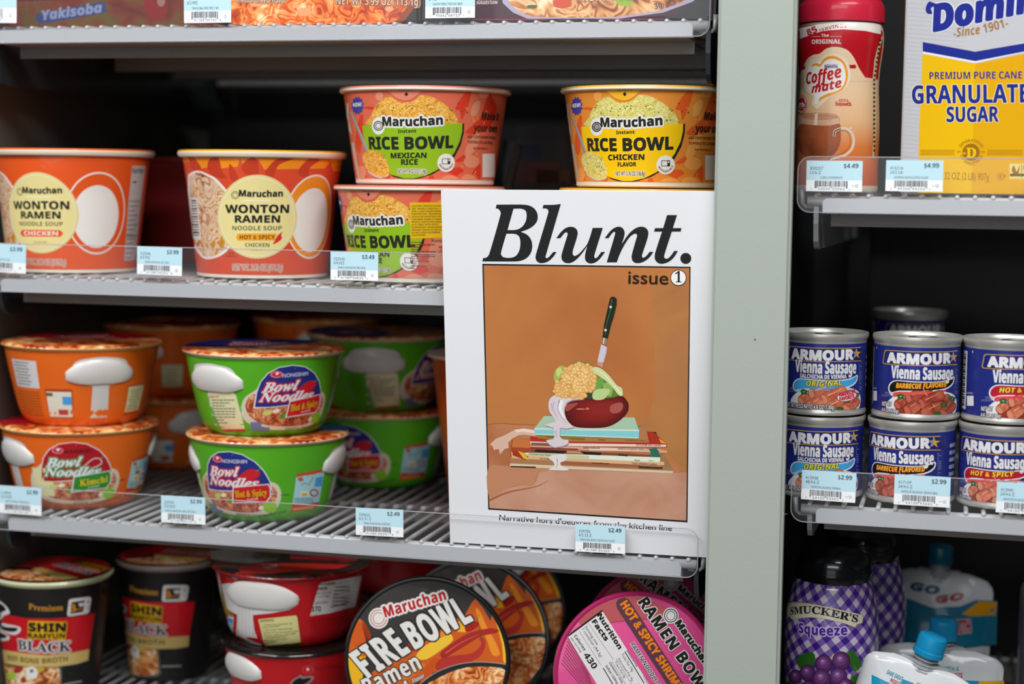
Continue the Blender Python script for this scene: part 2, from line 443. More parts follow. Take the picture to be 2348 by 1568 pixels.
struct(box('floor', -2.5, 2.0, -5, 1.0, -.05, 0, mat('8d8a84', .35)))
struct(box('wall_back', -1.3, .7, .46, .48, 0, 2.2, mat('161615', .5)))
struct(box('wall_left', -.818, -.788, .03, .46, 0, 2.2, mat('4d504b', .45)))
for i, (x, w) in enumerate(((-.518, .024), (-.186, .03), (-.116, .02))):
    bm = bmesh.new(); bx(bm, x, x+w, .435, .46, 0, 2.2)
    struct(from_bm('trim_%d' % (i+1), bm, mat('0e0e0e', .4)))

def rrect(x0, x1, z0, z1, r, n=6, corners=(1, 1, 1, 1)):
    out = []
    for (cx, cz, a), on in zip(((x1-r, z1-r, 0), (x0+r, z1-r, 90), (x0+r, z0+r, 180), (x1-r, z0+r, 270)), corners):
        if on: out += [(cx+r*math.cos(math.radians(a+90*k/n)), cz+r*math.sin(math.radians(a+90*k/n))) for k in range(n+1)]
        else: out.append((cx+r*(1 if a in (0, 270) else -1), cz+r*(1 if a in (0, 90) else -1)))
    return out
def shelf(x0, x1, z, label, left_open, right_open, rail=True, h=.0108, brk=.03, depth_=.43, rail_top=.029, side='left', detail=True):
    t = thing('wire_shelf', label, 'shelf', Matrix.Translation((x0, 0, z)))
    Wd = x1-x0
    bm = bmesh.new(); prism(bm, rrect(0, Wd, -h, 0, .004, corners=(right_open, left_open, 0, 0)), 1, 0, .0022)
    bmesh.ops.bevel(bm, geom=[e for e in bm.edges if abs(e.verts[0].co.y) < 1e-6 and abs(e.verts[1].co.y) < 1e-6], offset=.0006, segments=2, affect='EDGES')
    from_bm('front_fascia', bm, M_fascia, t)
    e0 = -.011 if left_open else 0; e1 = Wd+.0105 if right_open else Wd
    bm = bmesh.new(); tube(bm, [(e0, .0066, -.0020), (e1, .0066, -.0020)], .0037, 14); from_bm('front_rod', bm, M_wire, t, smooth=True)
    bm = bmesh.new()
    for y in (.15, .29, depth_-.01): tube(bm, [(.002, y, -.0016), (Wd-.002, y, -.0016)], .0024, 8)
    from_bm('cross_rod', bm, M_wire, t, smooth=True)
    # front-to-back wires, each with its rounded end over the rod
    n = int((e1-e0-.004)/.01215); first = None
    for i in range(n+1):
        x = e1-.006-i*.01215 if right_open else e0+.006+i*.01215
        if first is None:
            bm = bmesh.new(); tube(bm, [(0, .0030, .0016), (0, .0036, .0016), (0, .0048, .0016), (0, depth_, .0016)], [.0011, .0016, .0018, .0018], 8)
            first = from_bm('wire', bm, M_wire, t, smooth=True); first.location.x = x
        else:
            c = first.copy(); C.objects.link(c); c.parent = t; c.location.x = x
    # pressed-steel front channel and the deeper cross members under the wires
    bm = bmesh.new(); prism(bm, [(.004, -.0095), (.030, -.0095), (.030, -.0205), (.0285, -.0205), (.0285, -.0112), (.004, -.0112)], 0, .004, Wd-.003)
    from_bm('front_channel', bm, M_under, t)
    for y, zz, ins in ((.19, -.0205, .0), (.31, -.0205, .0), (.41, -.0205, .0)):
        bm = bmesh.new(); prism(bm, [(y, -.004), (y+.02, -.004), (y+.02, zz), (y, zz)], 0, .004, Wd-.004)
        from_bm('cross_member', bm, M_under2, t)
    # end brackets
    def bracket(xb, nm):
        bm = bmesh.new()
        prof = [(.006, -.005), (.0065, -.5*brk), (.0095, -brk+.006), (.014, -brk+.0015), (.022, -brk), (.15, -brk-.001), (.44, -brk-.002), (.44, -.001), (.30, -.002)]
        prism(bm, prof, 0, xb, xb+.0035); return from_bm('bracket', bm, M_brkd if nm else M_brk, t)
    bracket(Wd+.0085 if right_open else Wd-.01, True)
    bracket(-.0065 if left_open else .004, x0 < -.5)
    # bent wire hook that carries the rod end
    for on, sx, x in ((left_open, -1, 0), (right_open, 1, Wd)):
        if not on: continue
        bm = bmesh.new(); tube(bm, [(x+sx*.004, .008, -.0062), (x+sx*.0125, .008, -.0062), (x+sx*.0148, .0075, -.004), (x+sx*.0155, .007, .006)], [.0013, .0015, .0017, .0021], 10)
        bmesh.ops.scale(bm, vec=(1, 1, 1), verts=bm.verts); from_bm('rod_hook', bm, M_brk, t, smooth=True)
    if rail:
        a = -.0175 if left_open else 0; b = Wd+.0125 if right_open else Wd
        out = rrect(a, b, -.0101, rail_top, .009, corners=(right_open, left_open, left_open, right_open))
        bm = bmesh.new(); prism(bm, out, 1, -.0030, -.0022); r = from_bm('price_rail', bm, M_rail, t, label='clear plastic price rail')
        bm = bmesh.new(); tube(bm, [(p[0], -.0028, p[1]) for p in out if p[1] > -.02][0:] + [(out[0][0], -.0028, out[0][1])], .00042, 6, False)
        from_bm('rail_edge', bm, M_edge, r, smooth=True)
    return t
shelf(XL0, XL1, ZA, 'grey wire shelf at the top, holding the boxed noodle trays', 1, 1, brk=.0425)
shelf(XL0+.0, XL1, ZB, 'grey wire shelf under the orange cups and the rice bowls', 1, 1, rail_top=.0285)
shelf(XL0+.004, XL1, ZC, 'grey wire shelf the white magazine stands on', 1, 1, rail_top=.0262)
shelf(XR0, XR1, ZD, 'grey wire shelf under the creamer bottle and sugar box', 1, 0, brk=.037)
shelf(XR0+.0015, XR1, ZE, 'grey wire shelf under the stacked blue sausage cans', 1, 0, rail_top=.0275, brk=.0245)
shelf(XL0, XL1, ZF, 'grey wire shelf at the bottom left, under the red and black cups', 1, 1, rail=False)
shelf(XR0, XR1, ZG, 'grey wire shelf at the bottom right, under the squeeze bottles', 1, 0, rail=False)

# ------------------------------------------------------------------ the pillar between the bays
YP = -.030
xa = at(1629, 800, YP).x; xb = at(1806, 800, YP).x
pil = thing('pillar', 'pale grey-green painted upright panel between the two shelf bays', 'pillar', Matrix.Translation((xa, YP, 0)))
m_p = mat('a3aaa1', .55, 0, 0)
nn = m_p.node_tree.nodes; tc = nn.new('ShaderNodeTexCoord'); nz = nn.new('ShaderNodeTexNoise'); bp = nn.new('ShaderNodeBump')
nz.inputs['Scale'].default_value = 350; bp.inputs['Strength'].default_value = .12; bp.inputs['Distance'].default_value = .001
m_p.node_tree.links.new(tc.outputs['Object'], nz.inputs[0]); m_p.node_tree.links.new(nz.outputs[0], bp.inputs['Height']); m_p.node_tree.links.new(bp.outputs[0], nn['Principled BSDF'].inputs['Normal'])
bm = bmesh.new(); bx(bm, 0, xb-xa, 0, .012, .02, 2.15, .0022); from_bm('front_panel', bm, m_p, pil)
box('inner_post', .008, xb-xa-.024, .012, .46-YP-.03, .0, 2.15, mat('232624', .5), pil)
box('foot_plate', -.01, xb-xa+.01, -.01, .05, 0, .02, mat('6a6d69', .4, .5), pil)
pr = Print(Flat((0, 0, 0)), Matrix.Translation((xa, YP, 0))); pr.guess = (.02, 1.3)
pr.ell(1731, 779, 2.2, 2.2, mat('4b4d49', .6), 1, n=10)
pr.line([(1792, 1180), (1805, 1178)], .8, mat('8d938a', .6), 1); pr.line([(1786, 1413), (1793, 1418)], .8, mat('8d938a', .6), 1)
pr.build('chip_mark', pil)
K = mat('161616', .5)
INK = mat('20211f', .45)
# ------------------------------------------------------------------ price tags
M_tagb = mat('bcdde8', .5); M_tagw = mat('eef1f3', .5); M_tagk = mat('26282c', .6); M_tagg = mat('4a5560', .6); M_tagp = mat('163540', .6)
def price_tag(tl, tr, bl, Y, code, size, desc, price, bar, last, cs, label, group='price tags on the clear rails'):
    a = at(*tl, Y); b = at(*tr, Y); c = at(*bl, Y)
    ex = b-a; w = ex.length; ex.normalize(); ey = (a-c); h = ey.length; ey = (ey-ex*ey.dot(ex)).normalized(); n = ex.cross(ey)
    o0 = c
    M = Matrix(((ex.x, ey.x, n.x, o0.x), (ex.y, ey.y, n.y, o0.y), (ex.z, ey.z, n.z, o0.z), (0, 0, 0, 1)))
    t = thing('price_tag', label, 'price tag', M, group)
    bm = bmesh.new(); bx(bm, 0, w, 0, h, -.0003, 0); from_bm('paper', bm, M_tagw, t)
    p = Print(Flat((0, 0, 0), (1, 0, 0), (0, 1, 0)), M)
    p.rect(0, h*.37, w, h, M_tagb, 1, px=False)
    X = lambda u: w*u
    p.text(price, 'B', X(.665), h*.765, X(.925), h*.765, h*.145, M_tagp, px=False)
    p.text(code, 'r', X(.07), h*.70, X(.30), h*.70, h*.10, M_tagg, px=False)
    p.text(size, 'r', X(.07), h*.56, X(.07+.032*len(size)), h*.56, h*.10, M_tagg, px=False)
    dw = min(.70, .026*len(desc)); p.text(desc, 'r', X(.45-dw/2), h*.41, X(.45+dw/2), h*.41, h*.075, M_tagg, px=False)
    rnd = random.Random(hash(bar) % 1000 if False else sum(ord(c_)*(i+3) for i, c_ in enumerate(bar)))
    x = .155; i = 0
    while x < .73:
        bw = rnd.choice((.006, .006, .011, .016)); long_ = x < .185 or x > .70 or .435 < x < .46
        p.rect(X(x), h*(.10 if long_ else .15), X(min(x+bw, .74)), h*.345, M_tagk, 2, px=False); x += bw+rnd.choice((.006, .008, .013)); i += 1
    p.text(bar[0], 'r', X(.09), h*.045, X(.105), h*.045, h*.06, M_tagg, px=False)
    p.text(bar[1:6], 'r', X(.215), h*.045, X(.43), h*.045, h*.075, M_tagg, px=False, track=.12)
    p.text(bar[6:11], 'r', X(.47), h*.045, X(.69), h*.045, h*.075, M_tagg, px=False, track=.12)
    p.text(last, 'r', X(.765), h*.045, X(.782), h*.045, h*.055, M_tagg, px=False)
    if cs.startswith('**'):
        p.text('CS', 'r', X(.88), h*.14, X(.93), h*.14, h*.09, M_tagg, px=False)
        for u in (.825, .855): p.ell(X(u), h*.185, X(.008), X(.008), M_tagg, 2, n=8, px=False)
    else: p.text(cs, 'r', X(.855), h*.14, X(.905), h*.14, h*.085, M_tagg, px=False)
    p.build('print', t)
YT = -.0034
price_tag((-78, -42), (38, -42), (-78, 52), YT, '483975', '8/3.99Z', 'YAKISOBA CHICKEN', '$2.49', '04178900200', '4', 'CS', 'pale blue and white price tag cut by the top left picture corner')
price_tag((422, -22), (530, -24), (422, 53), YT, '483983', '8/3.99Z', 'YAKISOBA FIRE SPICY BF', '$2.49', '04178900745', '1', 'CS', 'pale blue and white price tag below the orange noodle tray')
price_tag((976, -30), (1090, -32), (975, 42), YT, '487721', '8/4 Z', 'CHOW MEIN TERIYAKI BEEF', '$2.49', '07066208723', '7', 'CS', 'pale blue and white price tag before the purple noodle tray')
price_tag((-48, 556), (60, 562), (-49, 621), YT, '522538', '6/3.99Z', 'RAMEN WONTON CHIC', '$3.99', '04178900531', '2', 'CS', '$3.99 price tag before the plain orange cup, cut by the left edge')
price_tag((315, 564), (418, 568.5), (314, 628), YT, '522546', '6/3.95Z', 'RAMEN WONTON HOT SPCY', '$3.99', '04178900352', '1', 'CS', '$3.99 price tag in the gap between the two orange cups')
price_tag((759, 577), (868, 579), (758, 641.5), YT, '522545', '6/4.02Z', 'MARUCHAN BOWL MEX RICE', '$3.49', '04178900832', '0', 'CS', '$3.49 price tag before the lower rice bowl')
price_tag((-3, 1113), (96, 1120), (-4, 1175), YT, '114954', '12/3.03Z', 'BOWL NOODL KIMCHI HOT', '$2.99', '03114600126', '2', 'CS', '$2.99 price tag before the orange noodle bowls at far left')
price_tag((372, 1135.5), (473, 1141), (370, 1197), YT, '537707', '12/3.03Z', 'NONG SHIM BOWL NDL HOT SPICY', '$2.99', '03114600119', '1', 'CS', '$2.99 price tag left of the green noodle bowls')
price_tag((817, 1163.5), (926, 1169), (816, 1226), YT, '339655', '6/3.31 Z', 'MARUCHAN BOWL CHICKEN', '$2.49', '04178900301', '1', 'CS', '$2.49 price tag over bare shelf wires left of the magazine')
price_tag((1323, 1201.5), (1437, 1207), (1319.5, 1264), YT-.0005, '339705', '6/3.32 Z', 'MARUCHAN BOWL CHICKEN HOT & SPCY', '$2.49', '04178900302', '8', 'CS', '$2.49 price tag covering the caption at the foot of the magazine')
price_tag((1850.5, 368), (1979, 369), (1848, 438), YT, '830257', '12/6 Z', 'CARN COFFEEMATE', '$4.49', '05000030062', '4', '**CS', '$4.49 price tag before the creamer bottle')
price_tag((2033, 367), (2164.5, 368), (2030, 438), YT, '415216', '24/2 LB', 'DOMINO GRANULATED SUGAR', '$4.99', '04920004350', '9', '**CS', '$4.99 price tag before the yellow sugar box')
price_tag((1840, 1077), (1964.5, 1085.5), (1836.5, 1144), YT, '415938', '48/4.6 Z', 'ARMOUR SAUSAGE VIENNA', '$2.99', '05410092502', '2', '**CS', '$2.99 price tag before the can stack next to the pillar')
price_tag((2052.5, 1087), (2181, 1094.5), (2049, 1156), YT, '417159', '24/4.6 Z', 'ARMOUR SAUSAGE VIENNA BBQ', '$2.99', '05410093602', '8', '**CS', '$2.99 price tag before the middle can stack')
price_tag((2285, 1104), (2412, 1112), (2283, 1174), YT, '415945', '24/4.6 Z', 'ARMOUR SAUSAGE VIENNA HOT', '$2.99', '05410092602', '5', '**CS', '$2.99 price tag before the hot and spicy can stack, cut by the right edge')

# ------------------------------------------------------------------ the magazine
BL = at(1033, 1243, .0035); TL = at(1012, 436, -.0215)
ey = (TL-BL); mh = ey.length; ey.normalize(); ex = Vector((1, 0, 0)); ex = (ex-ey*ex.dot(ey)).normalized(); nn_ = ex.cross(ey)
mw = .2185; MG = Matrix(((ex.x, ey.x, nn_.x, BL.x), (ex.y, ey.y, nn_.y, BL.y), (ex.z, ey.z, nn_.z, BL.z), (0, 0, 0, 1)))
mag = thing('magazine', 'white magazine with a cauliflower cover photo leaning on the shelf by the pillar', 'magazine', MG)
M_cov = mat('e2e2e4', .4, 0, 0)
bm = bmesh.new(); bx(bm, 0, mw, 0, mh, -.0006, 0); from_bm('front_cover', bm, M_cov, mag)
bm = bmesh.new(); bx(bm, .0015, mw-.001, .0012, mh-.0012, -.0056, -.0007)
for k in range(5): bx(bm, .001, mw-.0004, .0008, mh-.0008, -.0052+k*.0009, -.0049+k*.0009)
from_bm('page_block', bm, mat('ebe9e2', .7), mag)
bm = bmesh.new(); bx(bm, 0, mw, 0, mh, -.0063, -.0057); bx(bm, -.0003, .0, 0, mh, -.0063, 0); from_bm('back_cover', bm, M_cov, mag)
p = Print(Flat((0, 0, 0), (1, 0, 0), (0, 1, 0)), MG); p.guess = (.1, .13)
BK = mat('1b1b1c', .5, 0, 0, spec=.3)
p.crop(1080, 440, 4.193)
# masthead, drawn letter by letter
sm = 5
def B_(pts): return pts
p.poly([(247,122),(500,122),(560,131),(607,158),(635,200),(642,243),(632,285),(600,325),(550,357),(478,383),(535,408),(572,448),(588,500),(584,560),(560,610),(520,645),(470,663),(420,668),(109,668),(118,634),(140,633),(163,618),(178,590),(285,215),(283,190),(272,172),(255,160),(237,157)], BK, 2, cs=5,
       holes=[[(409,161),(480,161),(510,170),(530,190),(535,225),(530,270),(505,320),(470,350),(425,365),(351,366)], [(340,402),(410,402),(445,412),(468,440),(475,490),(468,550),(445,600),(410,626),(355,634),(310,627),(288,603),(290,575)]])
p.poly([(697,124),(775,124),(820,121),(864,115),(716,622),(722,636),(738,635),(757,617),(790,577),(823,577),(790,625),(745,665),(700,682),(660,682),(632,665),(621,635),(625,600),(743,200),(745,180),(735,166),(718,159),(688,159)], BK, 2, cs=5)
p.poly([(819,445),(870,380),(910,347),(950,335),(990,340),(1017,362),(1026,395),(1018,440),(978,570),(978,600),(995,617),(1030,600),(1075,555),(1117,500),(1145,430),(1170,345),(1268,345),(1188,600),(1184,622),(1195,638),(1212,630),(1232,605),(1254,576),(1289,576),(1250,630),(1205,672),(1155,688),(1120,678),(1100,655),(1096,615),(1104,570),(1117,520),(1060,600),(1000,660),(950,683),(905,680),(875,655),(869,620),(880,570),(926,420),(930,400),(920,388),(905,390),(885,412),(858,445)], BK, 2, cs=5)
p.poly([(1285,445),(1340,375),(1385,342),(1430,334),(1462,350),(1477,385),(1472,430),(1449,500),(1520,400),(1580,350),(1635,333),(1680,343),(1703,375),(1705,410),(1690,470),(1644,610),(1646,628),(1660,632),(1685,615),(1718,575),(1755,575),(1715,630),(1665,668),(1615,684),(1575,680),(1550,658),(1544,620),(1560,550),(1598,420),(1590,403),(1570,403),(1530,430),(1475,510),(1430,600),(1402,677),(1305,677),(1386,400),(1384,384),(1370,384),(1350,405),(1323,445)], BK, 2, cs=5)
p.poly([(1885,222),(1981,222),(1942,347),(2024,347),(2016,382),(1931,382),(1858,610),(1858,632),(1875,642),(1895,638),(1925,608),(1954,567),(1990,567),(1950,630),(1900,672),(1840,691),(1800,683),(1772,655),(1766,615),(1775,570),(1836,382),(1759,382),(1769,347),(1847,347)], BK, 2, cs=5)
p.ell(2065, 639, 53, 53, BK, 2)
# framed cover photograph
p.crop(1090, 600, 2.3765)
p.poly([(38,11),(1173,27),(1156,1420),(70,1350)], BK, 1, sub=60)
_wall = food('cover_backdrop', 'mottle', [(.25, 'ad6536'), (.5, 'bd7842'), (.62, 'b8753f'), (.8, 'c58650')], 9, .4, .1, bands=.4)
_wall2 = food('cover_backdrop_right', 'mottle', [(.3, 'a66b40'), (.5, 'b57a45'), (.75, 'a87048')], 12, .4, .1)
_flr = food('cover_paper', 'mottle', [(.28, 'b57c5c'), (.45, 'c49076'), (.6, 'cb9a82'), (.8, 'c08768')], 16, .4, .1, bands=.8)
_flr2 = food('cover_torn_paper', 'mottle', [(.3, 'a8613b'), (.5, 'bb7a52'), (.8, 'c48d6c')], 22, .4, .1)
def f(h, **k): return mat(h, .4, 0, .1)
p.poly([(46,20),(1166,35),(1149,1410),(77,1342)], _wall, 2, sub=60)
p.poly([(960,110),(1166,115),(1152,1140),(1060,1060),(900,1000),(985,700)], _wall2, 2.5)
p.poly([(66,885),(140,878),(200,884),(330,890),(330,1000),(900,1000),(1153,1150),(1149,1410),(77,1342)], _flr2, 3)
p.poly([(195,1110),(400,1130),(1075,1152),(1152,1145),(1149,1410),(77,1342),(75,1280),(150,1240),(260,1215),(300,1222),(330,1200),(335,1180),(350,1140)], _flr, 4)
p.poly([(72,1120),(190,1115),(400,1132),(345,1150),(330,1185),(320,1215),(285,1220),(240,1215),(150,1245),(76,1283)], f('bf8461'), 5, smooth=3)
p.line([(76,1300),(180,1255),(330,1225),(400,1190)], (12, 2), f('a4603a'), 5, smooth=4)
p.line([(66,885),(140,880),(200,884),(325,889)], 2.5, f('8f5330'), 5)
# torn pale paper at left
p.poly([(80,995),(110,965),(160,945),(215,915),(265,908),(330,918),(326,950),(270,942),(235,945),(200,965),(180,985),(182,1015),(160,1020),(135,1050),(128,1020),(100,1025),(95,1005)], f('d9b3a0'), 6)
p.poly([(215,915),(265,908),(330,918),(326,935),(262,925),(225,930)], f('ecd2c4'), 7)
# the stack of magazines
def q(pts, h, l=7): p.poly(pts, f(h), l)
q([(190,1062),(1078,1125),(1076,1152),(189,1116)], 'a8794f'); q([(200,965),(320,965),(320,1090),(190,1068)], 'a5472a', 6.5)
q([(205,965),(318,968),(310,1015),(200,1010)], 'c5723a', 7)
q([(960,925),(985,927),(1010,1000),(960,990)], '46322a', 6); q([(935,925),(965,925),(1040,985),(1045,1010),(950,1000)], 'a9321f', 6.5); q([(1000,960),(1045,990),(1045,1000),(1010,985)], 'd9a03c', 7)
q([(1010,1020),(1035,1060),(1078,1130),(1010,1120)], '9c7450', 6.5)
q([(189,1098),(1078,1140),(1076,1152),(189,1117)], 'd8c3a4', 8); q([(192,1112),(330,1116),(330,1124),(192,1118)], '2e2823', 9); q([(890,1112),(1020,1118),(1020,1130),(890,1125)], '4b3527', 9)
q([(195,1035),(240,1040),(1030,1090),(1028,1108),(850,1104),(200,1070)], 'dcae84', 8); q([(470,1085),(900,1108),(900,1122),(470,1105)], '9c5f42', 7.8)
q([(200,1030),(235,1030),(290,1060),(275,1080),(205,1055)], 'a9321f', 8.5); q([(232,1030),(275,1045),(290,1080),(262,1070)], 'e0b534', 9)
q([(270,1040),(300,1040),(1008,1065),(1005,1092),(640,1075),(270,1055)], 'dfe5d0', 9); q([(290,1042),(620,1056),(620,1072),(280,1054)], 'b9c89a', 9.5)
q([(305,1018),(930,1050),(1010,1050),(1010,1068),(700,1062),(300,1040)], '7f4a34', 8.6); q([(330,1022),(500,1030),(480,1045),(320,1035)], '2e211e', 9.2); q([(570,1032),(690,1040),(680,1054),(590,1048)], '241d1d', 9.2); q([(500,1030),(570,1034),(590,1046),(500,1042)], 'c98a6a', 9.4); q([(780,1048),(830,1052),(830,1060),(780,1056)], '2a2020', 9.6)
q([(300,1000),(1000,1020),(1045,1030),(1045,1042),(930,1036),(300,1016)], 'd99e86', 9); q([(300,1008),(560,1018),(560,1026),(300,1018)], '8d3a34', 9.3)
q([(620,1012),(1000,1022),(998,1036),(620,1028)], 'e8c8b2', 9.6)
q([(300,950),(340,955),(1045,990),(1042,1010),(520,1000),(300,980)], 'b32f26', 9.1); q([(300,978),(520,988),(1040,996),(1040,1008),(520,1004),(300,992)], 'e8cfc0', 9.4); q([(305,985),(500,990),(500,1003),(305,1000)], '7d5a48', 9.6)
q([(340,945),(936,968),(936,985),(500,978),(340,960)], 'a97845', 9.7); q([(345,946),(600,955),(600,970),(345,958)], '8f7a2e', 9.9)
q([(880,890),(928,905),(938,970),(890,965)], 'b07850', 9.2); q([(886,893),(898,888),(903,897),(890,905)], '2f8f98', 10)
q([(945,1020),(985,1012),(1000,1030),(1003,1065),(950,1063),(958,1040)], '2e6a58', 10.5)
p.text('seventeen', 'J', 588, 1016, 678, 1019, 11, f('2a1e1a'), 11); p.text('SPRING FASHION FORECAST', 'S', 778, 1023, 950, 1029, 8, f('2a1e1a'), 11)
p.text('WITH THE BEATLES', 'B', 1012, 996, 877, 993, 9, f('9a2a22'), 11)
p.text('seventeen', 'J', 634, 1099, 727, 1104, 11, f('2a1e1a'), 11); p.text('PARTY-PERFECT LOOKS', 'S', 853, 1101, 988, 1107, 8, f('2a1e1a'), 11)
p.text("MOTHER'S DAY IDEALS", 'r', 296, 1052, 415, 1058, 9, f('39442e'), 11); p.text('NOVEMBER', 'S', 350, 1075, 415, 1079, 7, f('3a2a22'), 11); p.text('ideals', 'J', 867, 1084, 897, 1086, 9, f('44552e'), 11); p.text('1967/4', 'r', 945, 1086, 972, 1088, 6, f('44552e'), 11)
p.text('FOODS', 'r', 392, 958, 430, 960, 9, f('33301c'), 11); p.text('FAVORITES', 'r', 520, 968, 595, 971, 8, f('33301c'), 11); p.text('Cookies', 'J', 670, 972, 708, 974, 8, f('33301c'), 11); p.text('THE PUBLISHING COMPANY', 'r', 817, 975, 930, 979, 6, f('33301c'), 11)
# pale blue book
q([(375,840),(868,848),(890,915),(322,908)], 'a8c4a8', 10); q([(322,905),(893,915),(891,963),(322,942)], '85cbd0', 11); q([(322,905),(893,914),(893,923),(322,914)], 'c9dcd0', 11.4)
q([(322,936),(891,956),(891,963),(322,943)], 'c4d8c8', 11.4)
# the red bowl with dripping cream
def grad_blob(pts, cols, cx, cy, l0):
    for i, h in enumerate(cols):
        k = 1-i/len(cols)*.75; ox, oy = (0, 0) if i == 0 else (30*i/len(cols), -22*i/len(cols))
        p.poly([(cx+(x-cx)*k+ox, cy+(y-cy)*k+oy) for x, y in pts], f(h), l0+i*.2, smooth=5)
bowl_ = [(488,790),(515,752),(600,738),(780,730),(820,748),(836,785),(825,825),(780,870),(715,900),(620,905),(545,898),(505,870),(487,830)]
grad_blob(bowl_, ['581514', '64191a', '6f1b1a', '781e1b', '80201d', '86221e', '8a2420', '8e2722'], 660, 825, 12)
p.poly([(735,790),(760,772),(800,768),(803,800),(780,822),(740,822)], f('a9564e'), 14, smooth=4); p.poly([(495,782),(530,770),(560,772),(500,815)], f('a34a42'), 14, smooth=4)
p.ell(575, 802, 26, 3, f('d9896f'), 14.2, n=14); p.ell(612, 800, 9, 6, f('c87a60'), 14.2, n=12)
drip = [(400,765),(412,740),(440,725),(500,732),(560,742),(600,745),(530,752),(500,765),(486,795),(488,830),(505,868),(538,900),(500,908),(462,905),(460,950),(475,965),(508,970),(506,990),(478,1003),(430,1010),(405,995),(385,972),(425,965),(432,950),(428,905),(375,888),(440,870),(425,845),(403,812)]
p.poly(drip, f('d8ccd0'), 14.5, cs=5)
p.poly([(x+3, y+6) for x, y in drip], f('a08a90'), 14.2, cs=5)
for a in ([(430,760),(425,800),(448,850)], [(460,750),(450,800),(475,850),(500,880)], [(415,770),(420,815)], [(440,920),(445,960)]): p.line(a, (7, 3), f('b9a9b8'), 15, smooth=4)
p.poly([(455,755),(480,760),(472,800),(490,850),(470,840),(452,800)], f('f0e8ea'), 15, smooth=4)
p.poly([(400,1065),(430,1052),(490,1052),(500,1072),(480,1088),(466,1092),(468,1110),(508,1130),(490,1137),(410,1134),(402,1130),(430,1112),(425,1090)], f('e3d9d6'), 12, smooth=4)
p.line([(445,1070),(450,1100),(440,1125)], (6, 3), f('b5a5a0'), 13)
# cauliflower and leaves
p.poly([(428,620),(445,580),(470,565),(490,575),(480,610),(460,640),(432,650)], f('9fb555'), 12, smooth=3); p.poly([(440,590),(465,575),(470,600),(450,630)], f('c5d07a'), 12.5, smooth=3)
p.poly([(530,550),(570,541),(610,550),(640,570),(590,565)], f('6f8a3a'), 12, smooth=3)
p.poly([(640,640),(690,640),(760,690),(780,730),(700,745),(645,748)], f('5c8032'), 13, smooth=3)
p.poly([(605,705),(655,705),(640,742),(600,742)], f('39482e'), 14, smooth=3)
p.poly([(650,640),(690,630),(700,660),(680,690),(650,690)], f('6ea04a'), 14, smooth=3)
p.poly([(645,705),(690,690),(735,700),(700,748),(643,748)], f('bcd08c'), 15.2, smooth=3); p.poly([(700,660),(740,665),(750,700),(735,735),(700,705)], f('8fb155'), 15, smooth=3)
cau = [(430,715),(440,660),(470,640),(478,600),(510,568),(560,552),(610,560),(640,580),(655,620),(652,660),(640,700),(605,708),(600,738),(540,742),(480,735)]
p.poly(cau, f('d89a4a'), 14.8, smooth=4)
rc_ = random.Random(11); hull = catmull(cau, 3, True)
def inside(x, y):
    c = False; n_ = len(hull)
    for a in range(n_):
        b_ = hull[(a+1) % n_]; a_ = hull[a]
        if (a_.y > y) != (b_.y > y) and x < (b_.x-a_.x)*(y-a_.y)/(b_.y-a_.y)+a_.x: c = not c
    return c
fl = []
for _ in range(900):
    x, y = rc_.uniform(430, 655), rc_.uniform(552, 740)
    if inside(x, y) and all((x-a)**2+(y-b)**2 > 13**2 for a, b in fl): fl.append((x, y))
fl.sort(key=lambda v: -v[1])
for k_, (x, y) in enumerate(fl):
    r = rc_.uniform(9, 17); L0 = 15+(k_ % 5)*.25; big = math.hypot((x-560)/95, (y-640)/95); tone = ('e8b870', 'efc580', 'f5d595') if big < .75 else ('deab62', 'e7b873', 'eec584')
    p.ell(x, y, r, r*.92, f('d39a52'), L0, n=12); p.ell(x-.6, y-1.2, r*.9, r*.82, f(tone[0]), L0+.05, n=12); p.ell(x-1.2, y-2.6, r*.62, r*.55, f(tone[1]), L0+.1, n=10); p.ell(x-1.6, y-3.6, r*.3, r*.26, f(tone[2].lower()), L0+.15, n=8)
p.poly([(640,575),(680,578),(730,620),(770,670),(800,690),(803,728),(780,725),(745,680),(700,640),(650,605)], f('cdd69a'), 16, smooth=4)
p.line([(650,588),(700,612),(760,680),(795,720)], (3, 8), f('e4e8c2'), 16.4, smooth=4)
# knife
p.poly([(686,450),(714,462),(719,475),(712,510),(697,560),(665,560),(668,530)], f('cfc3cf'), 13)
p.poly([(667,545),(700,548),(694,578),(662,562)], f('c98f73'), 13.3)
for k in range(8): p.ell(715-k*2.4, 480+k*10, 2.4, 2.4, f('8a6a70'), 13.5, n=8)
q([(694,412),(719,417),(714,452),(687,446)], '8f7c66', 14); q([(700,414),(706,415),(700,448),(695,447)], 'e0d5c4', 14.2)
p.poly([(734,200),(742,190),(758,190),(771,202),(770,235),(757,290),(738,350),(722,418),(693,412),(702,340),(718,270)], f('1f2b1d'), 15)
p.line([(745,205),(735,270),(715,340),(708,400)], (4, 3), f('4d6a48'), 15.4, smooth=4)
p.ell(738, 246, 7, 7, f('d8d4cc'), 16, n=14); p.ell(710, 372, 7, 7, f('d8d4cc'), 16, n=14)
# issue number and caption
p.text('issue', 'r', 834, 119, 1050, 124, 70, f('2a1a12'), 8, bold=1.4)
p.ell(1107, 87, 44, 44, f('1d1512'), 9); p.ell(1107, 87, 40, 40, f('efece8'), 10); p.text('1', 'J', 1089, 112, 1124, 112, 58, f('1d1512'), 11)
p.text("Narrative hors d'oeuvres from the kitchen line", 'r', 130, 1407, 1070, 1466, 29, mat('2b2c2e', .5), 2, bold=.7)
p.build('cover_print', mag)
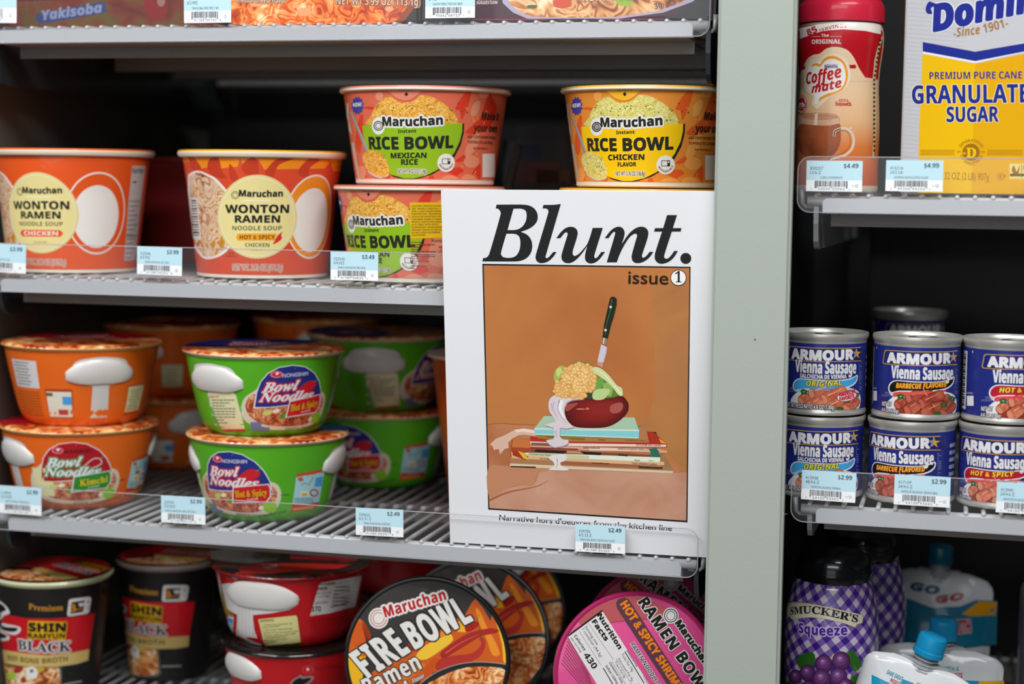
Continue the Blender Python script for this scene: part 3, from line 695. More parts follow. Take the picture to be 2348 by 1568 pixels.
# ------------------------------------------------------------------ cups and bowls in the left bay
WR = dict(rough=.45, coat=.42, bump=.35, bscale=55)      # shrink-wrapped print
def w(h, **k): d = dict(WR); d.update(k); return mat(h, **d)
def spot(xl, xr, py, Yc, Z, rot=0.0):
    """matrix of a round pack whose silhouette runs from xl to xr at row py, axis at depth Yc; also its radius"""
    P = at((xl+xr)/2, py, Yc); R = (xr-xl)/2/F_PX*depth(P)
    return Matrix.Translation((P.x, Yc, Z)) @ Matrix.Rotation(face_cam(P.x, Yc)+rot, 4, 'Z'), R
def seg_prof(pts, n=5):
    return [(v[0], v[1]) for v in catmull([(a, b) for a, b in pts], n)]
def outlined(p, st, k, x0, y0, x1, y1, h, ink, edge, wd, layer=4, **kw): p.text(st, k, x0, y0, x1, y1, h, ink, layer, out=(edge, wd), **kw)
def ring_logo(p, cx, cy, r, ink, paper, layer=4):
    p.ell(cx, cy, r, r, paper, layer); p.ell(cx, cy, r*.9, r*.9, ink, layer+.4, ring=r*.14); p.ell(cx, cy, r*.56, r*.56, ink, layer+.4, ring=r*.1)
def lines_block(p, x0, y0, x1, y1, n, m, layer, h=.45, seed=1, skew=0):
    rn = random.Random(seed); d = (y1-y0)/n
    for i in range(n):
        y = y0+d*i; x = x0
        while x < x1-4:
            wd = min(rn.uniform(.06, .2)*(x1-x0), x1-x); p.rect(x+skew*i, y, x+wd+skew*i, y+d*h, m, layer); x += wd+(x1-x0)*.025
            if rn.random() < .08: break

# --- small rice bowls -----------------------------------------------------------
RB_H = .0752
def rice_bowl(M, R, pal, name_label, variant, group, printM=None, cropd=None, faces='front'):
    t = thing('rice_bowl', name_label, 'instant rice bowl', M, group)
    rt, rb = R*.955, R*.805
    prof = [(rb-.003, 0), (rb-.001, .0002), (rb, .0012), (rb, .0042), (rb+.0004, .0050)]
    lathe('cup_base', prof, mat('ddd5c6', .5), t, label='cream paper foot of the bowl')
    wall = [(rb+.0004, .0045), (rt, RB_H-.0034)]
    lathe('sleeve', wall, w(pal['base']), t, cap0=False, cap1=False)
    rim = [(rt-.001, RB_H-.0040), (R-.001, RB_H-.0038), (R, RB_H-.0030), (R, RB_H-.0018), (R-.0015, RB_H-.0004)]
    lathe('rim', rim, mat('e2dacb', .45, 0, .3), t, cap0=False, cap1=False)
    lathe('lid', [(R-.0002, RB_H-.0022), (R-.0006, RB_H-.0002), (R-.004, RB_H), (.001, RB_H+.0004)], w(pal['lid'], rough=.3), t, cap0=False)
    return t, Rev([(.0045, rb+.0004), (RB_H-.0034, rt)], R, g=(.003, 0))
grain_m = food('printed_mexican_rice', 'rice', [(.12, 'c47a1e'), (.3, 'dd9a38'), (.55, 'eab552'), (.85, 'f5d080')], 480, .4, .4, stretch=(1, 1, 1.7))
grain_c = food('printed_chicken_rice', 'rice', [(.12, 'b8aa48'), (.3, 'd2c66a'), (.55, 'e0d680'), (.85, 'eee6a6')], 480, .4, .4, stretch=(1, 1, 1.7))
PAL_M = dict(base='d9694e', lid='e08068', panel='8fb81e', swirl='d63a26', swirl2='e08e70', edge='20231c', rice=grain_m)
PAL_C = dict(base='e08a34', lid='eeb02a', panel='f2c40c', swirl='dd5a24', swirl2='eaa050', edge='20231c', rice=grain_c)
def rice_front(p, pal, flav, net):
    """front panel, drawn on crop (770,190,5.59) of the first bowl"""
    p.crop(770, 190, 5.59); D = w('262822'); Wt = w('e6e4de')
    rn = random.Random(4)
    # swirling ribbons around the panel
    for pts in ([(1640,150),(1740,130),(1620,470),(1590,350),(1530,330)], [(1900,620),(1980,560),(2060,330),(2010,180),(1960,140),(1900,300),(1830,470),(1660,620),(1740,660)],
                [(1530,1000),(1640,920),(1730,870),(1700,960),(1600,1010)], [(1410,1130),(1560,1080),(1640,1130),(1560,1180),(1530,1260),(1500,1180)], [(300,450),(350,430),(330,800),(290,900),(250,760)],
                [(1720,1200),(1790,1090),(1850,1030),(1850,1240),(1780,1160)], [(330,1080),(400,1200),(330,1290),(310,1200)], [(610,1200),(690,1180),(680,1300),(630,1300)], [(500,1230),(570,1220),(560,1300),(490,1300)], [(820,1250),(900,1270),(930,1300),(850,1300)], [(1180,1290),(1200,1200),(1240,1180),(1260,1230),(1200,1240)],
                [(420,300),(520,320),(460,340),(360,320)], [(2050,900),(2080,1100),(2040,1250),(2030,1080)]):
        p.poly(pts, w(pal['swirl']), 1, smooth=3)
    for cx, cy, a, b, r in ((1750,800,60,170,.5),(1740,1010,100,80,0),(1460,1240,110,60,0),(1900,150,60,50,0),(1700,1230,90,60,0),(330,1150,60,90,0),(1790,330,50,110,.4),(560,170,50,60,0)):
        p.ell(cx, cy, a, b, w(pal['swirl2']), 1.5, n=24, rot=r)
    for i in range(34):
        x, y = rn.uniform(1420, 2060), rn.uniform(150, 1280)
        p.ell(x, y, 6, 22, w('e8a44a' if i % 3 else '4e6a34'), 2, n=8, rot=rn.uniform(-1, 1)) if i % 3 else p.ell(x, y, 12, 12, w('44582c'), 2, n=5)
    dome = [(410,540),(440,440),(480,350),(540,260),(620,200),(700,175),(800,240),(900,250),(1000,230),(1080,160),(1180,165),(1300,210),(1380,260),(1460,330),(1530,400),(1565,500),(1500,530),(1000,540)]
    p.poly(dome, pal['rice'], 2, smooth=3)
    for i in range(26): p.ell(rn.uniform(480, 1500), rn.uniform(270, 480), 10, 10, w('3f6a26'), 2.5, n=5, rot=rn.random())
    p.poly([(340,550),(420,540),(1630,518),(1630,600),(1600,760),(1540,890),(1440,1010),(1300,1120),(1150,1190),(1000,1222),(880,1222),(760,1195),(690,1165),(560,1100),(440,960),(375,780)], w(pal['panel']), 3, sub=8)
    p.poly([(1622,518),(1645,518),(1640,640),(1600,800),(1520,950),(1400,1070),(1250,1165),(1080,1222),(950,1240),(850,1235),(740,1200),(690,1170),(760,1190),(880,1222),(1000,1222),(1150,1190),(1300,1115),(1430,1010),(1520,890),(1590,740),(1618,620)], D, 3.4, sub=8)
    # maker's name on a white backing
    ring_logo(p, 548, 550, 66, D, Wt, 5); p.ell(548, 550, 84, 112, Wt, 3.9); ring_logo(p, 548, 550, 70, D, Wt, 5)
    p.text('Maruchan', 'B', 600, 560, 1370, 528, 112, D, 6, out=(Wt, 24), bold=5, path=[(604, 548), (980, 552), (1370, 530)])
    p.text('Instant', 'B', 800, 642, 1030, 636, 42, D, 5, bold=1)
    p.text('RICE BOWL', 'B', 432, 850, 1500, 830, 152, D, 5, bold=7, path=[(436, 846), (960, 848), (1500, 830)])
    if flav == 'MEXICAN':
        p.text('MEXICAN', 'B', 708, 966, 1160, 960, 66, D, 5, bold=3); p.text('RICE', 'B', 840, 1050, 1050, 1046, 68, D, 5, bold=3)
    else:
        p.text('CHICKEN', 'B', 700, 964, 1150, 958, 66, D, 5, bold=3); p.text('FLAVOR', 'B', 820, 1044, 1050, 1040, 50, D, 5, bold=2)
    p.text(net, 'r', 795, 1158, 1160, 1156, 52, w('5c5a4c'), 5, out=(Wt, 6), bold=1.5)
    p.ell(1412, 1024, 112, 118, Wt, 6); p.rect(1360, 968, 1465, 1042, D, 7); p.rect(1368, 976, 1432, 1034, Wt, 8); p.rect(1440, 980, 1458, 1000, Wt, 8)
    p.text('MICROWAVABLE', 'B', 0, 0, 0, 0, 26, D, 8, path=[(1322, 1050), (1350, 1090), (1412, 1120), (1474, 1088), (1504, 1040)])
    # spoon
    p.line([(190,370),(300,620),(400,870)], (26, 40), w('8b8f92'), 4); p.line([(200,370),(310,620),(406,860)], (6, 10), w('b9bcbc'), 4.4)
    p.poly([(350,930),(400,1120),(500,1200),(590,1218),(680,1180),(600,1100)], w('c9c4ba'), 4, smooth=4)
    p.poly([(352,915),(420,862),(500,875),(580,905),(640,980),(680,1080),(680,1150),(620,1205),(560,1200),(470,1160),(390,1100),(360,1010)], pal['rice'], 5, smooth=4)
    for i in range(22): p.ell(rn.uniform(400, 640), rn.uniform(930, 1150), 7, 7, w('4d6a26'), 5.4, n=5)
    # NEW burst, side text, empty white panel
    p.poly([(280+ (84 if k % 2 else 66)*math.cos(k*math.pi/12), 290+(122 if k % 2 else 96)*math.sin(k*math.pi/12)) for k in range(24)], w('3a3f9a'), 4)
    p.text('NEW!', 'B', 226, 308, 338, 298, 48, Wt, 6, bold=1)
    for s_, x_, y_, h_, w_, b_ in (('Make it', 1866, 470, .0056, .0265, .00022), ('your own', 1764, 618, .0054, .034, .00022), ('ADD YOUR FAVORITE PROTEIN', 1684, 706, .0020, .040, 0), ('TOPPINGS TO CUSTOMIZE', 1688, 774, .0020, .034, 0), ('GET RECIPES AT', 1758, 848, .0013, .020, 0)):
        a_ = p.raw(x_, y_); p.text(s_, 'B', a_.x, a_.y, a_.x+w_, a_.y, h_, w('3a2a20'), 5, px=False, bold=b_)
    p.rect(1878, 908, 2036, 1208, Wt, 5)
    p.rect(140, 260, 168, 600, w('c9bcb0'), 4); p.poly([(200,760),(235,760),(325,1290),(296,1300)], w('c4b6a8'), 4)
def rice_lid_tab(p, pal):
    p.crop(770, 190, 5.59)
    p.poly([(680,78),(1100,78),(1080,120),(1030,170),(970,210),(900,228),(830,215),(760,180),(710,130)], w(pal['lid'], rough=.3), 7.5, smooth=3)
    p.text('LIFT HERE', 'B', 815, 108, 995, 104, 22, w('3a2018'), 8.4)
    p.poly([(892,122),(918,122),(918,142),(934,142),(905,174),(876,142),(892,142)], w('2a1a14'), 8.4)

M1, R1 = spot(779, 1173, 214, .080, 0)
RBR = R1
Z1 = ZB+SURF; Z2 = Z1+RB_H+.0008
M_ref = Matrix.Translation((0, 0, Z2)) @ M1
_bowl_protos = {}
def bowl_at(M, pal, flav, net, label, group):
    t, sf = rice_bowl(M, RBR, pal, label, flav, group)
    if flav in _bowl_protos:
        o = _bowl_protos[flav].copy(); C.objects.link(o); o.parent = t; return t
    p = Print(sf, M_ref); p.guess = (0, .04); rice_front(p, pal, flav, net); p.over = .0031; rice_lid_tab(p, pal)
    _bowl_protos[flav] = p.build('printed_sleeve', t)
    return t
GB = 'small instant rice bowls stacked in twos'
bowl_at(M_ref, PAL_M, 'MEXICAN', 'NET WT. 4.02 OZ (114g)', 'salmon pink rice bowl with green panel, on top of its stack', GB)
# the lower one, turned to the left, half behind the magazine
Ml, _ = spot(765, 1159, 440, .077, 0); 
Mlow = Matrix.Translation((0, 0, Z1)) @ Ml @ Matrix.Rotation(-.42, 4, 'Z')
tl_ = bowl_at(Mlow, PAL_M, 'MEXICAN', '', 'salmon pink rice bowl with yellow warning panel, under another and half hidden by the magazine', GB)
p = Print(Rev([(.0045, RBR*.805+.0004), (RB_H-.0034, RBR*.955)], RBR, g=(.003, 0)), Mlow); p.guess = (.03, .04); p.crop(390, 320, 3.612)
Yl = w('e0b414'); Bk = w('3a2c14')
p.poly([(1985,520),(2300,520),(2300,812),(2120,818),(1992,820)], Yl, 8)
for i, s_ in enumerate(('CAUTION: PRODUCT IS EXTREMELY', 'HOT. HANDLE CAREFULLY TO AVOID', 'SPILLS AND SEVERE BURNS. AFTER', 'PREPARATION, TEMPERATURE OF', 'SHOULD BE MONITORED FOR', 'CHILDREN UNDER 15 YEARS OF', 'PRODUCT SHOULD BE CONSUMED', 'AT A TABLE WITH ADULT', 'SUPERVISION. NEVER MICROWAVE', 'WITHOUT WATER IN THE CONTAINER', 'DO NOT LEAVE MICROWAVE', 'UNATTENDED.')):
    ln = len(s_)*10.6; p.text(s_, 'B', 2002, 556+i*22, 2002+min(ln, 320), 554+i*22, 13, Bk, 9)
lines_block(p, 1996, 846, 2200, 1080, 12, w('8a3a2c'), 8, .4, 3)
p.build('warning_panel', tl_)
Mc_, _ = spot(1291, 1687, 216, .080, 0)
Mch = Matrix.Translation((0, 0, Z2)) @ Mc_ @ Matrix.Rotation(-.055, 4, 'Z')
bowl_at(Mch, PAL_C, 'CHICKEN', 'NET WT. 3.76 OZ (106.8g)', 'orange rice bowl with yellow panel next to the pillar, above the magazine', GB)
Mch2 = Matrix.Translation((0, 0, Z1)) @ Mc_ @ Matrix.Rotation(.3, 4, 'Z')
bowl_at(Mch2, PAL_C, 'CHICKEN', '', 'orange rice bowl with yellow panel, bottom of its stack behind the magazine', GB)

# --- tall wonton cups -----------------------------------------------------------
WC_H = .1016
MW2, RW = spot(410, 795, 352, .0725, ZB+SURF)
def wonton(M, label, variant):
    t = thing('soup_cup', label, 'instant soup cup', M, 'tall paper soup cups on the middle shelf')
    rb, rt = RW*.775, RW*.94
    lathe('cup_base', [(rb-.002, 0), (rb, .001), (rb, .004)], mat('ddd5c6', .5), t)
    base = 'e2551e' if variant == 'plain' else 'd4492a'
    prof = [(rb+.0002, .0035), (rb+(rt-rb)*.28, .03), (rb+(rt-rb)*.6, .065), (rt, WC_H-.0065), (rt, WC_H-.004)]
    lathe('sleeve', prof, w(base), t, cap0=False, cap1=False)
    lathe('rim', [(rt, WC_H-.0062), (RW-.0012, WC_H-.0056), (RW, WC_H-.004), (RW, WC_H-.002), (RW-.0012, WC_H-.0008)], mat('e6d8c4', .45, 0, .3), t, cap0=False, cap1=False)
    lathe('lid', [(RW-.0002, WC_H-.0026), (RW-.0006, WC_H-.0004), (RW-.004, WC_H), (.001, WC_H+.0003)], w('f07028' if variant == 'plain' else 'f2b01e', rough=.3), t, cap0=False)
    p = Print(Rev([(z, r) for r, z in prof], RW, g=(.003, .02)), MW2); p.guess = (0, .05); p.crop(390, 320, 3.612)
    if variant != 'plain':
        p.poly([(-200,135),(-20,140),(120,145),(600,143),(1100,150),(1400,160),(1600,165),(1600,300),(1350,260),(1330,180),(1280,240),(1200,290),(1120,250),(1060,290),(1000,300),(960,280),(900,300),(840,330),(800,280),(720,150),(700,300),(640,300),(580,150),(540,300),(470,320),(430,300),(390,290),(380,200),(330,150),(300,270),(230,250),(180,200),(120,160),(-200,260)], w('f08c1c'), 1, sub=10)
        for pts in ([(590,240),(620,180),(690,145),(730,200),(720,310),(640,290)], [(790,260),(870,170),(980,145),(1020,160),(900,210),(850,310),(800,290)], [(330,160),(400,150),(430,260),(470,320),(360,300),(310,230)], [(1060,260),(1120,180),(1180,150),(1240,170),(1160,230),(1140,300),(1080,300)], [(150,150),(200,150),(260,240),(200,260)], [(490,200),(540,260),(560,330),(500,330)]):
            p.poly(pts, w('c23c22'), 1.5, smooth=3)
    # picture of the soup in a white ring, left
    soup = food('printed_wonton_soup', 'noodle', [(.1, '7a3a1c'), (.35, 'b5714a'), (.55, 'd6ab88'), (.75, 'e2ccb4'), (.95, 'c9862e')], 60, .4, .5, bands=.45)
    R0 = w('e9e4de')
    p.poly([(148,330),(165,280),(230,257),(310,285),(400,340),(520,500),(560,700),(520,850),(440,950),(320,990),(250,960),(190,850),(160,650)], R0, 2, smooth=4)
    p.poly([(162,335),(180,295),(230,272),(305,300),(390,355),(500,510),(540,700),(505,840),(430,930),(320,975),(262,945),(205,840),(175,650)], soup, 3, smooth=4)
    p.poly([(160,478),(222,482),(258,826),(205,832)], w('d9d3d0'), 3.6)
    for k in range(14): p.poly([(172+k*.5+2,500+k*22),(218+k*2,500+k*22),(219+k*2,500+k*22+(8 if k % 3 else 13)),(176+k*.5+2,500+k*22+(8 if k % 3 else 13))], w('3c3638'), 4.2)
    # round ring emblem, right: plain disc, no face
    oc = 'ea5a1c' if variant == 'plain' else 'ee8c22'
    ce = p.raw(1183, 640); c2 = p.raw(1180, 668)
    p.ell(ce.x, ce.y, .0305, .0335, R0, 2, n=56, px=False); p.ell(ce.x, ce.y, .0291, .0321, w('e4571c' if variant == 'plain' else 'ee8c22'), 3, n=56, px=False)
    p.ell(c2.x-.0005, c2.y, .0232, .0255, R0, 4, n=56, px=False)
    # cream medallion
    p.ell(722, 638, 330, 348, w('e3cf86'), 5, n=56); p.ell(722, 638, 312, 330, R0, 5.6, n=56); p.ell(722, 638, 306, 324, w('e6d793'), 6.2, n=56)
    D = w('22241f')
    ring_logo(p, 540, 460, 36, D, w('e6d793'), 7); p.text('Maruchan', 'B', 572, 470, 932, 472, 50, D, 8, bold=2.5, path=[(574, 468), (750, 474), (932, 470)])
    p.rect(608, 500, 832, 506, w('f2eee0'), 7)
    p.text('WONTON', 'B', 462, 606, 982, 606, 66, D, 8, bold=2.5); p.text('RAMEN', 'B', 540, 686, 908, 686, 58, D, 8, bold=2.5)
    p.text('NOODLE SOUP', 'B', 518, 750, 924, 750, 36, w('55543a'), 8)
    if variant == 'plain':
        p.poly([(540,785),(900,785),(925,812),(900,842),(540,842),(518,812)], w('e8501e'), 8); p.text('CHICKEN', 'B', 560, 830, 880, 830, 34, w('f4e8dc'), 9, bold=1)
        p.text('FLAVOR', 'r', 660, 900, 780, 900, 20, w('8a8050'), 8)
        n0 = ce.x+.0345; p.rect(n0, .010, n0+.024, .0885, w('c4bdba'), 8, px=False); p.text('Nutrition', 'B', n0+.001, .0825, n0+.021, .0825, .0042, D, 9, px=False)
        p.rect(n0+.0008, .0745, n0+.022, .0757, D, 9, px=False); p.text('Calories', 'B', n0+.001, .066, n0+.013, .066, .0030, D, 9, px=False); p.rect(n0+.0008, .030, n0+.022, .0308, D, 9, px=False)
        for k in range(13): p.rect(n0+.001, .012+k*.0039, n0+.012+(k*7 % 5)*.002, .0128+k*.0039, w('6a6260'), 9, px=False)
    else:
        p.poly([(560,778),(885,778),(870,806),(885,836),(560,836),(548,806)], w('f0a01e'), 8); p.text('HOT & SPICY', 'B', 578, 824, 868, 824, 34, w('33281a'), 9)
        p.poly([(930,762),(920,790),(925,820),(890,850),(852,865),(870,830),(885,800),(905,780)], w('d23020'), 9, smooth=3)
        p.text('CHICKEN', 'B', 622, 888, 822, 888, 32, w('55543a'), 8); p.text('FLAVOR', 'r', 668, 922, 768, 922, 16, w('9a9060'), 8)
        p.text('SERVING', 'r', 480, 946, 530, 946, 14, w('7a2a1c'), 2); p.text('SUGGESTION', 'r', 450, 972, 550, 972, 14, w('7a2a1c'), 2)
    p.text('NET WT. 3.92 OZ (111.3g)' if variant != 'plain' else 'NET WT. 3.88 OZ (110.3g)', 'r', 520, 1080, 930, 1082, 48, w('a34a38'), 3, out=(w('d8b8a8'), 7))
    # lid tab
    p.over = .0035
    if variant != 'plain':
        p.poly([(1300,128),(1466,132),(1445,180),(1410,212),(1375,216),(1335,180)], w('f2b01e', rough=.3), 6, smooth=3); p.text('LIFT HERE', 'B', 1335, 148, 1440, 156, 15, w('6a3a10'), 7)
    else: p.poly([(900,118),(1160,122),(1120,160),(1060,175),(980,168),(930,145)], w('f2702c', rough=.3), 6, smooth=3)
    p.build('printed_sleeve', t)
wonton(MW2, 'tall orange soup cup with flames, yellow lid and cream medallion', 'hot')
MW1, _ = spot(-30, 361, 342, .073, ZB+SURF)
wonton(MW1 @ Matrix.Rotation(-.40, 4, 'Z'), 'tall plain orange soup cup with red lid, cut by the left picture edge', 'plain')
# darker cups standing behind them
M3, _ = spot(352, 560, 400, .30, ZB+SURF)
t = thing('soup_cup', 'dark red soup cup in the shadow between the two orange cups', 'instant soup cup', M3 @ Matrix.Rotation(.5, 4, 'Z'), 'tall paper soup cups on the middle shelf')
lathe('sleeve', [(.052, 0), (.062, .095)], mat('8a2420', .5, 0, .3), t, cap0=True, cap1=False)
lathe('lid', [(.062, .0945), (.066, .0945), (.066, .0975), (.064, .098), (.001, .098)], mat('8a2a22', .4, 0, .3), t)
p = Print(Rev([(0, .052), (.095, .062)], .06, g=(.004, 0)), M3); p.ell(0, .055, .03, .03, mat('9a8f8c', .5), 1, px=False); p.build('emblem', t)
# a packet of noodles standing behind the rice bowls
P0 = at(1152, 432, .24); P1 = at(1330, 432, .24); hz = .066; wz = .12
t = thing('noodle_packet', 'packet in shade-dimmed colours with orange stripes and white bars behind the rice bowls', 'noodle packet', Matrix.Translation((P0.x, .24, ZB+SURF)) @ Matrix.Rotation(.25, 4, 'Z'))
bm = bmesh.new(); bx(bm, 0, wz, 0, .05, 0, .128, .012); from_bm('wrapper', bm, mat('2a120a', .35, 0, .4), t, smooth=False)
p = Print(Flat((0, -.0002, 0)))
rc = lambda a, b, c, d, h: p.rect(a, b, c, d, mat(h, .4, 0, .3), 2, px=False)
rc(.013, .099, .034, .112, '141c50'); rc(.012, .078, .05, .097, '6e220c'); rc(.03, .078, .06, .09, '663a0e'); rc(.013, .062, .045, .072, '5c5652'); rc(.012, .046, .044, .058, '5a2210'); rc(.013, .034, .04, .042, '5e5648')  # wrapper and print colours dimmed to carry the shade behind the bowls
for k in range(6): rc(.052+k*.009, .014, .056+k*.009, .08-k*.003, 'a8481e' if k % 2 else '1c1412')
rc(.085, .018, .108, .058, '2c3238')
p.build('printed_wrapper', t)
bm = bmesh.new(); tube(bm, [(-.004, 0, .0), (.001, -.002, .04), (.006, -.002, .08), (.014, 0, .112)], .0035, 8); from_bm('edge_fold', bm, mat('8c8880', .3, 0, .5), t, smooth=True, label='pale folded seam of the packet')
for i_, (px_, w_) in enumerate(((1185, .10), (950, .10))): pass
# ------------------------------------------------------------------ noodle bowls on the wide wire shelf
NB_H = .0683
soup_top = food('printed_noodle_lid', 'noodle', [(.1, '7c1e0c'), (.35, 'b8401a'), (.55, 'd8702e'), (.75, 'eeb470'), (.95, 'f4d8a8')], 45, .3, .6, bands=.35)
soup_side = food('printed_noodle_side', 'noodle', [(.1, '6a1e10'), (.35, 'a84a28'), (.6, 'c9764e'), (.85, 'e2b088')], 110, .4, .4, bands=.5)
def nb_prof(R):
    return [(.0, R*.66), (.003, R*.715), (.009, R*.77), (.02, R*.82), (.036, R*.875), (.053, R*.928), (NB_H-.0045, R*.955)]
def handle(t, prof, R, th, half=.48, z0=.0365, z1=.057, out=.0030, m=None):
    """white foam grip bulging out of the bowl wall, with its wrapped end"""
    sf = Rev(prof, R); V = []; Fc = []; n, k = 60, 9
    for i in range(n+1):
        a = -half+2*half*i/n; e = max(0, 1-(a/half)**6)**.5
        for j in range(k+1):
            u = j/k; z = (z0+z1)/2+(z1-z0)*(u-.5)*max(.3, 1-.7*abs(a/half)**3)-.0035*abs(a/half)**2
            b = out*e*math.sin(math.pi*min(1, .08+u*.92))**.55 if u < 1 else 0
            rr = sf.rad(z)+b*(1.0+.05*math.cos(i*math.pi))+.0002
            V.append((rr*math.sin(th+a), -rr*math.cos(th+a), z))
    for i in range(n):
        for j in range(k): a = i*(k+1)+j; Fc.append((a, a+k+1, a+k+2, a+1))
    o = link_mesh('grip', V, Fc, m or mat('d9d6d2', .4, 0, .5, .25, 60), t, label='white foam grip'); return o
def noodle_bowl(M, R, base, lid_m, rim_c, label, grips=(), group='round noodle bowls in stacks', cat='instant noodle bowl'):
    t = thing('noodle_bowl', label, cat, M, group)
    prof = nb_prof(R)
    lathe('bowl_wall', [(r, z) for z, r in [(a[0], a[1]) for a in seg_prof(prof, 4)]], w(base), t, cap1=False)
    lathe('rim', [(R*.955, NB_H-.005), (R*.975, NB_H-.0042), (R-.0006, NB_H-.0036), (R, NB_H-.0025), (R-.0008, NB_H-.0012)], mat(rim_c, .4, 0, .4), t, cap0=False, cap1=False)
    n = 64; V = [(0, 0, NB_H)]; Fc = []
    rs = [(.45, 0), (.9, .0), (.985, -.0006), (1.0, -.0026)]
    for k, dz in rs:
        for i in range(n): V.append((R*k*math.sin(2*math.pi*i/n), -R*k*math.cos(2*math.pi*i/n), NB_H+dz))
    for i in range(n): Fc.append((0, 1+i, 1+(i+1) % n))
    for q_ in range(3):
        for i in range(n): a = 1+q_*n+i; b = 1+q_*n+(i+1) % n; Fc.append((a, a+n, b+n, b))
    link_mesh('lid', V, Fc, lid_m, t)
    for th in grips: handle(t, prof, R, th)
    return t, prof
def arc_pts(cx, cy, rx, ry, a0, a1, n=20): return [(cx+rx*math.cos(math.radians(a0+(a1-a0)*i/n)), cy-ry*math.sin(math.radians(a0+(a1-a0)*i/n))) for i in range(n+1)]

def green_label(p, kim=False):
    """brand shield, soup picture and instruction panel; crop (400,740,3.0156) of the lower green bowl"""
    Wt = w('e8e4e6'); sh = w('23307e' if not kim else 'b01420')
    # soup picture under the shield
    p.poly([(195,1090),(215,1040),(260,1010),(420,1060),(600,1090),(700,1110),(735,1160),(735,1220),(690,1300),(560,1335),(400,1325),(290,1290),(220,1210)], w('d8ccb8'), 1, smooth=3)
    p.poly([(205,1100),(240,1050),(420,1075),(620,1110),(700,1150),(705,1210),(660,1280),(540,1312),(400,1302),(300,1270),(235,1200)], soup_side, 1.6, smooth=3)
    for x, y, r, h in ((300,1195,22,'c8d070'),(340,1190,18,'e8e4c8'),(330,1215,10,'c81e1e'),(390,1230,24,'5c8c2c'),(600,1280,18,'dfe0c8'),(660,1275,50,'8cc02c')): p.ell(x, y, r, r*.8, w(h), 2, n=14)
    p.poly([(236,1150),(226,1050),(228,980),(250,925),(300,893),(380,888),(470,908),(560,960),(620,1020),(660,1090),(686,1188),(560,1172),(420,1165),(300,1162)], Wt, 2.6, smooth=0)
    p.poly([(240,1145),(230,1050),(232,982),(254,930),(302,898),(380,893),(468,913),(556,964),(614,1024),(654,1092),(680,1182),(560,1167),(420,1160),(300,1157)], sh, 3)
    p.ell(297, 942, 36, 24, w('c81e3c'), 4, rot=.3); p.ell(297, 942, 30, 19, w('e8c8cc'), 4.3, rot=.3, ring=2.5); p.ell(298, 936, 9, 9, Wt, 4.8, n=12)
    p.text('NONGSHIM', 'r', 330, 966, 500, 972, 24, w('c0c0d4' if not kim else '3c1418'), 4, bold=1.2)
    Rd = w('c2183a' if not kim else '2f8a4a')
    p.text('Bowl', 'J', 248, 1052, 440, 1062, 62, Wt, 6, out=(Rd, 10), bold=2.5); p.text('Noodles', 'J', 248, 1112, 575, 1136, 58, Wt, 7, out=(Rd, 10), bold=2.5)
    if not kim: p.poly([(450,1062),(480,1030),(520,1012),(560,1015),(590,1030),(585,1060),(555,1080),(520,1090),(490,1080)], w('cc1e28'), 6, smooth=3)
    else: p.line([(460,1070),(520,1020),(570,1025),(580,1060),(520,1085),(460,1080)], 6, Wt, 6, smooth=3)
    p.line([(565,1022),(580,1018),(596,1008)], (9, 4), w('4c9c2c'), 7)
    fl = w('cc1c24' if not kim else '2c8a30')
    p.poly([(404,1135),(650,1112),(668,1140),(668,1200),(640,1240),(400,1246)], Wt, 7.6); p.poly([(410,1140),(646,1118),(660,1142),(660,1198),(634,1234),(408,1240)], fl, 8)
    p.text('Hot & Spicy' if not kim else 'Kimchi', 'S', 424 if not kim else 450, 1206, 640, 1192, 44, w('f2a81c' if not kim else 'd8d02c'), 9, out=(w('7c1414' if not kim else '1c5c20'), 4), bold=1.5)
    p.text('FLAVOR', 'B', 505, 1226, 580, 1220, 10, Wt, 9)
    p.text('MICROWAVE', 'B', 735, 1196, 790, 1192, 9, w('2c3a1c'), 2); p.text('ORIENTAL STYLE NOODLE SOUP', 'B', 430, 1345, 770, 1322, 15, w('3a4c14'), 2, path=[(430, 1330), (600, 1340), (770, 1312)])
    # instruction panel
    pc = w('a8d4dc'); top = w('cc4a2c')
    p.poly([(845,1045),(935,1030),(1042,1004),(1036,1030),(950,1052),(843,1068)], top, 2); p.poly([(843,1062),(940,1050),(1036,1028),(1000,1240),(900,1254),(815,1252)], pc, 2)
    p.poly([(850,1072),(880,1066),(895,1090),(862,1098)], w('c8622c'), 3); p.poly([(978,1070),(1026,1060),(1018,1128),(966,1134)], w('4aa0dc'), 3)
    p.line([(875,1120),(900,1108),(930,1120),(960,1065)], 5, w('6c7a70'), 3); p.ell(965, 1175, 30, 27, w('b83040'), 3, ring=10); p.rect(870, 1162, 928, 1200, w('e4e2c8'), 3); p.rect(880, 1178, 918, 1196, w('d8a83c'), 3.5)
    lines_block(p, 830, 1212, 960, 1250, 3, w('3c4a4c'), 3, .35, 4)
    p.poly([(812,1252),(1000,1238),(985,1275),(880,1300),(800,1312)], w('c83a34'), 2); p.line([(820,1290),(960,1272)], 14, w('e8a038'), 3)
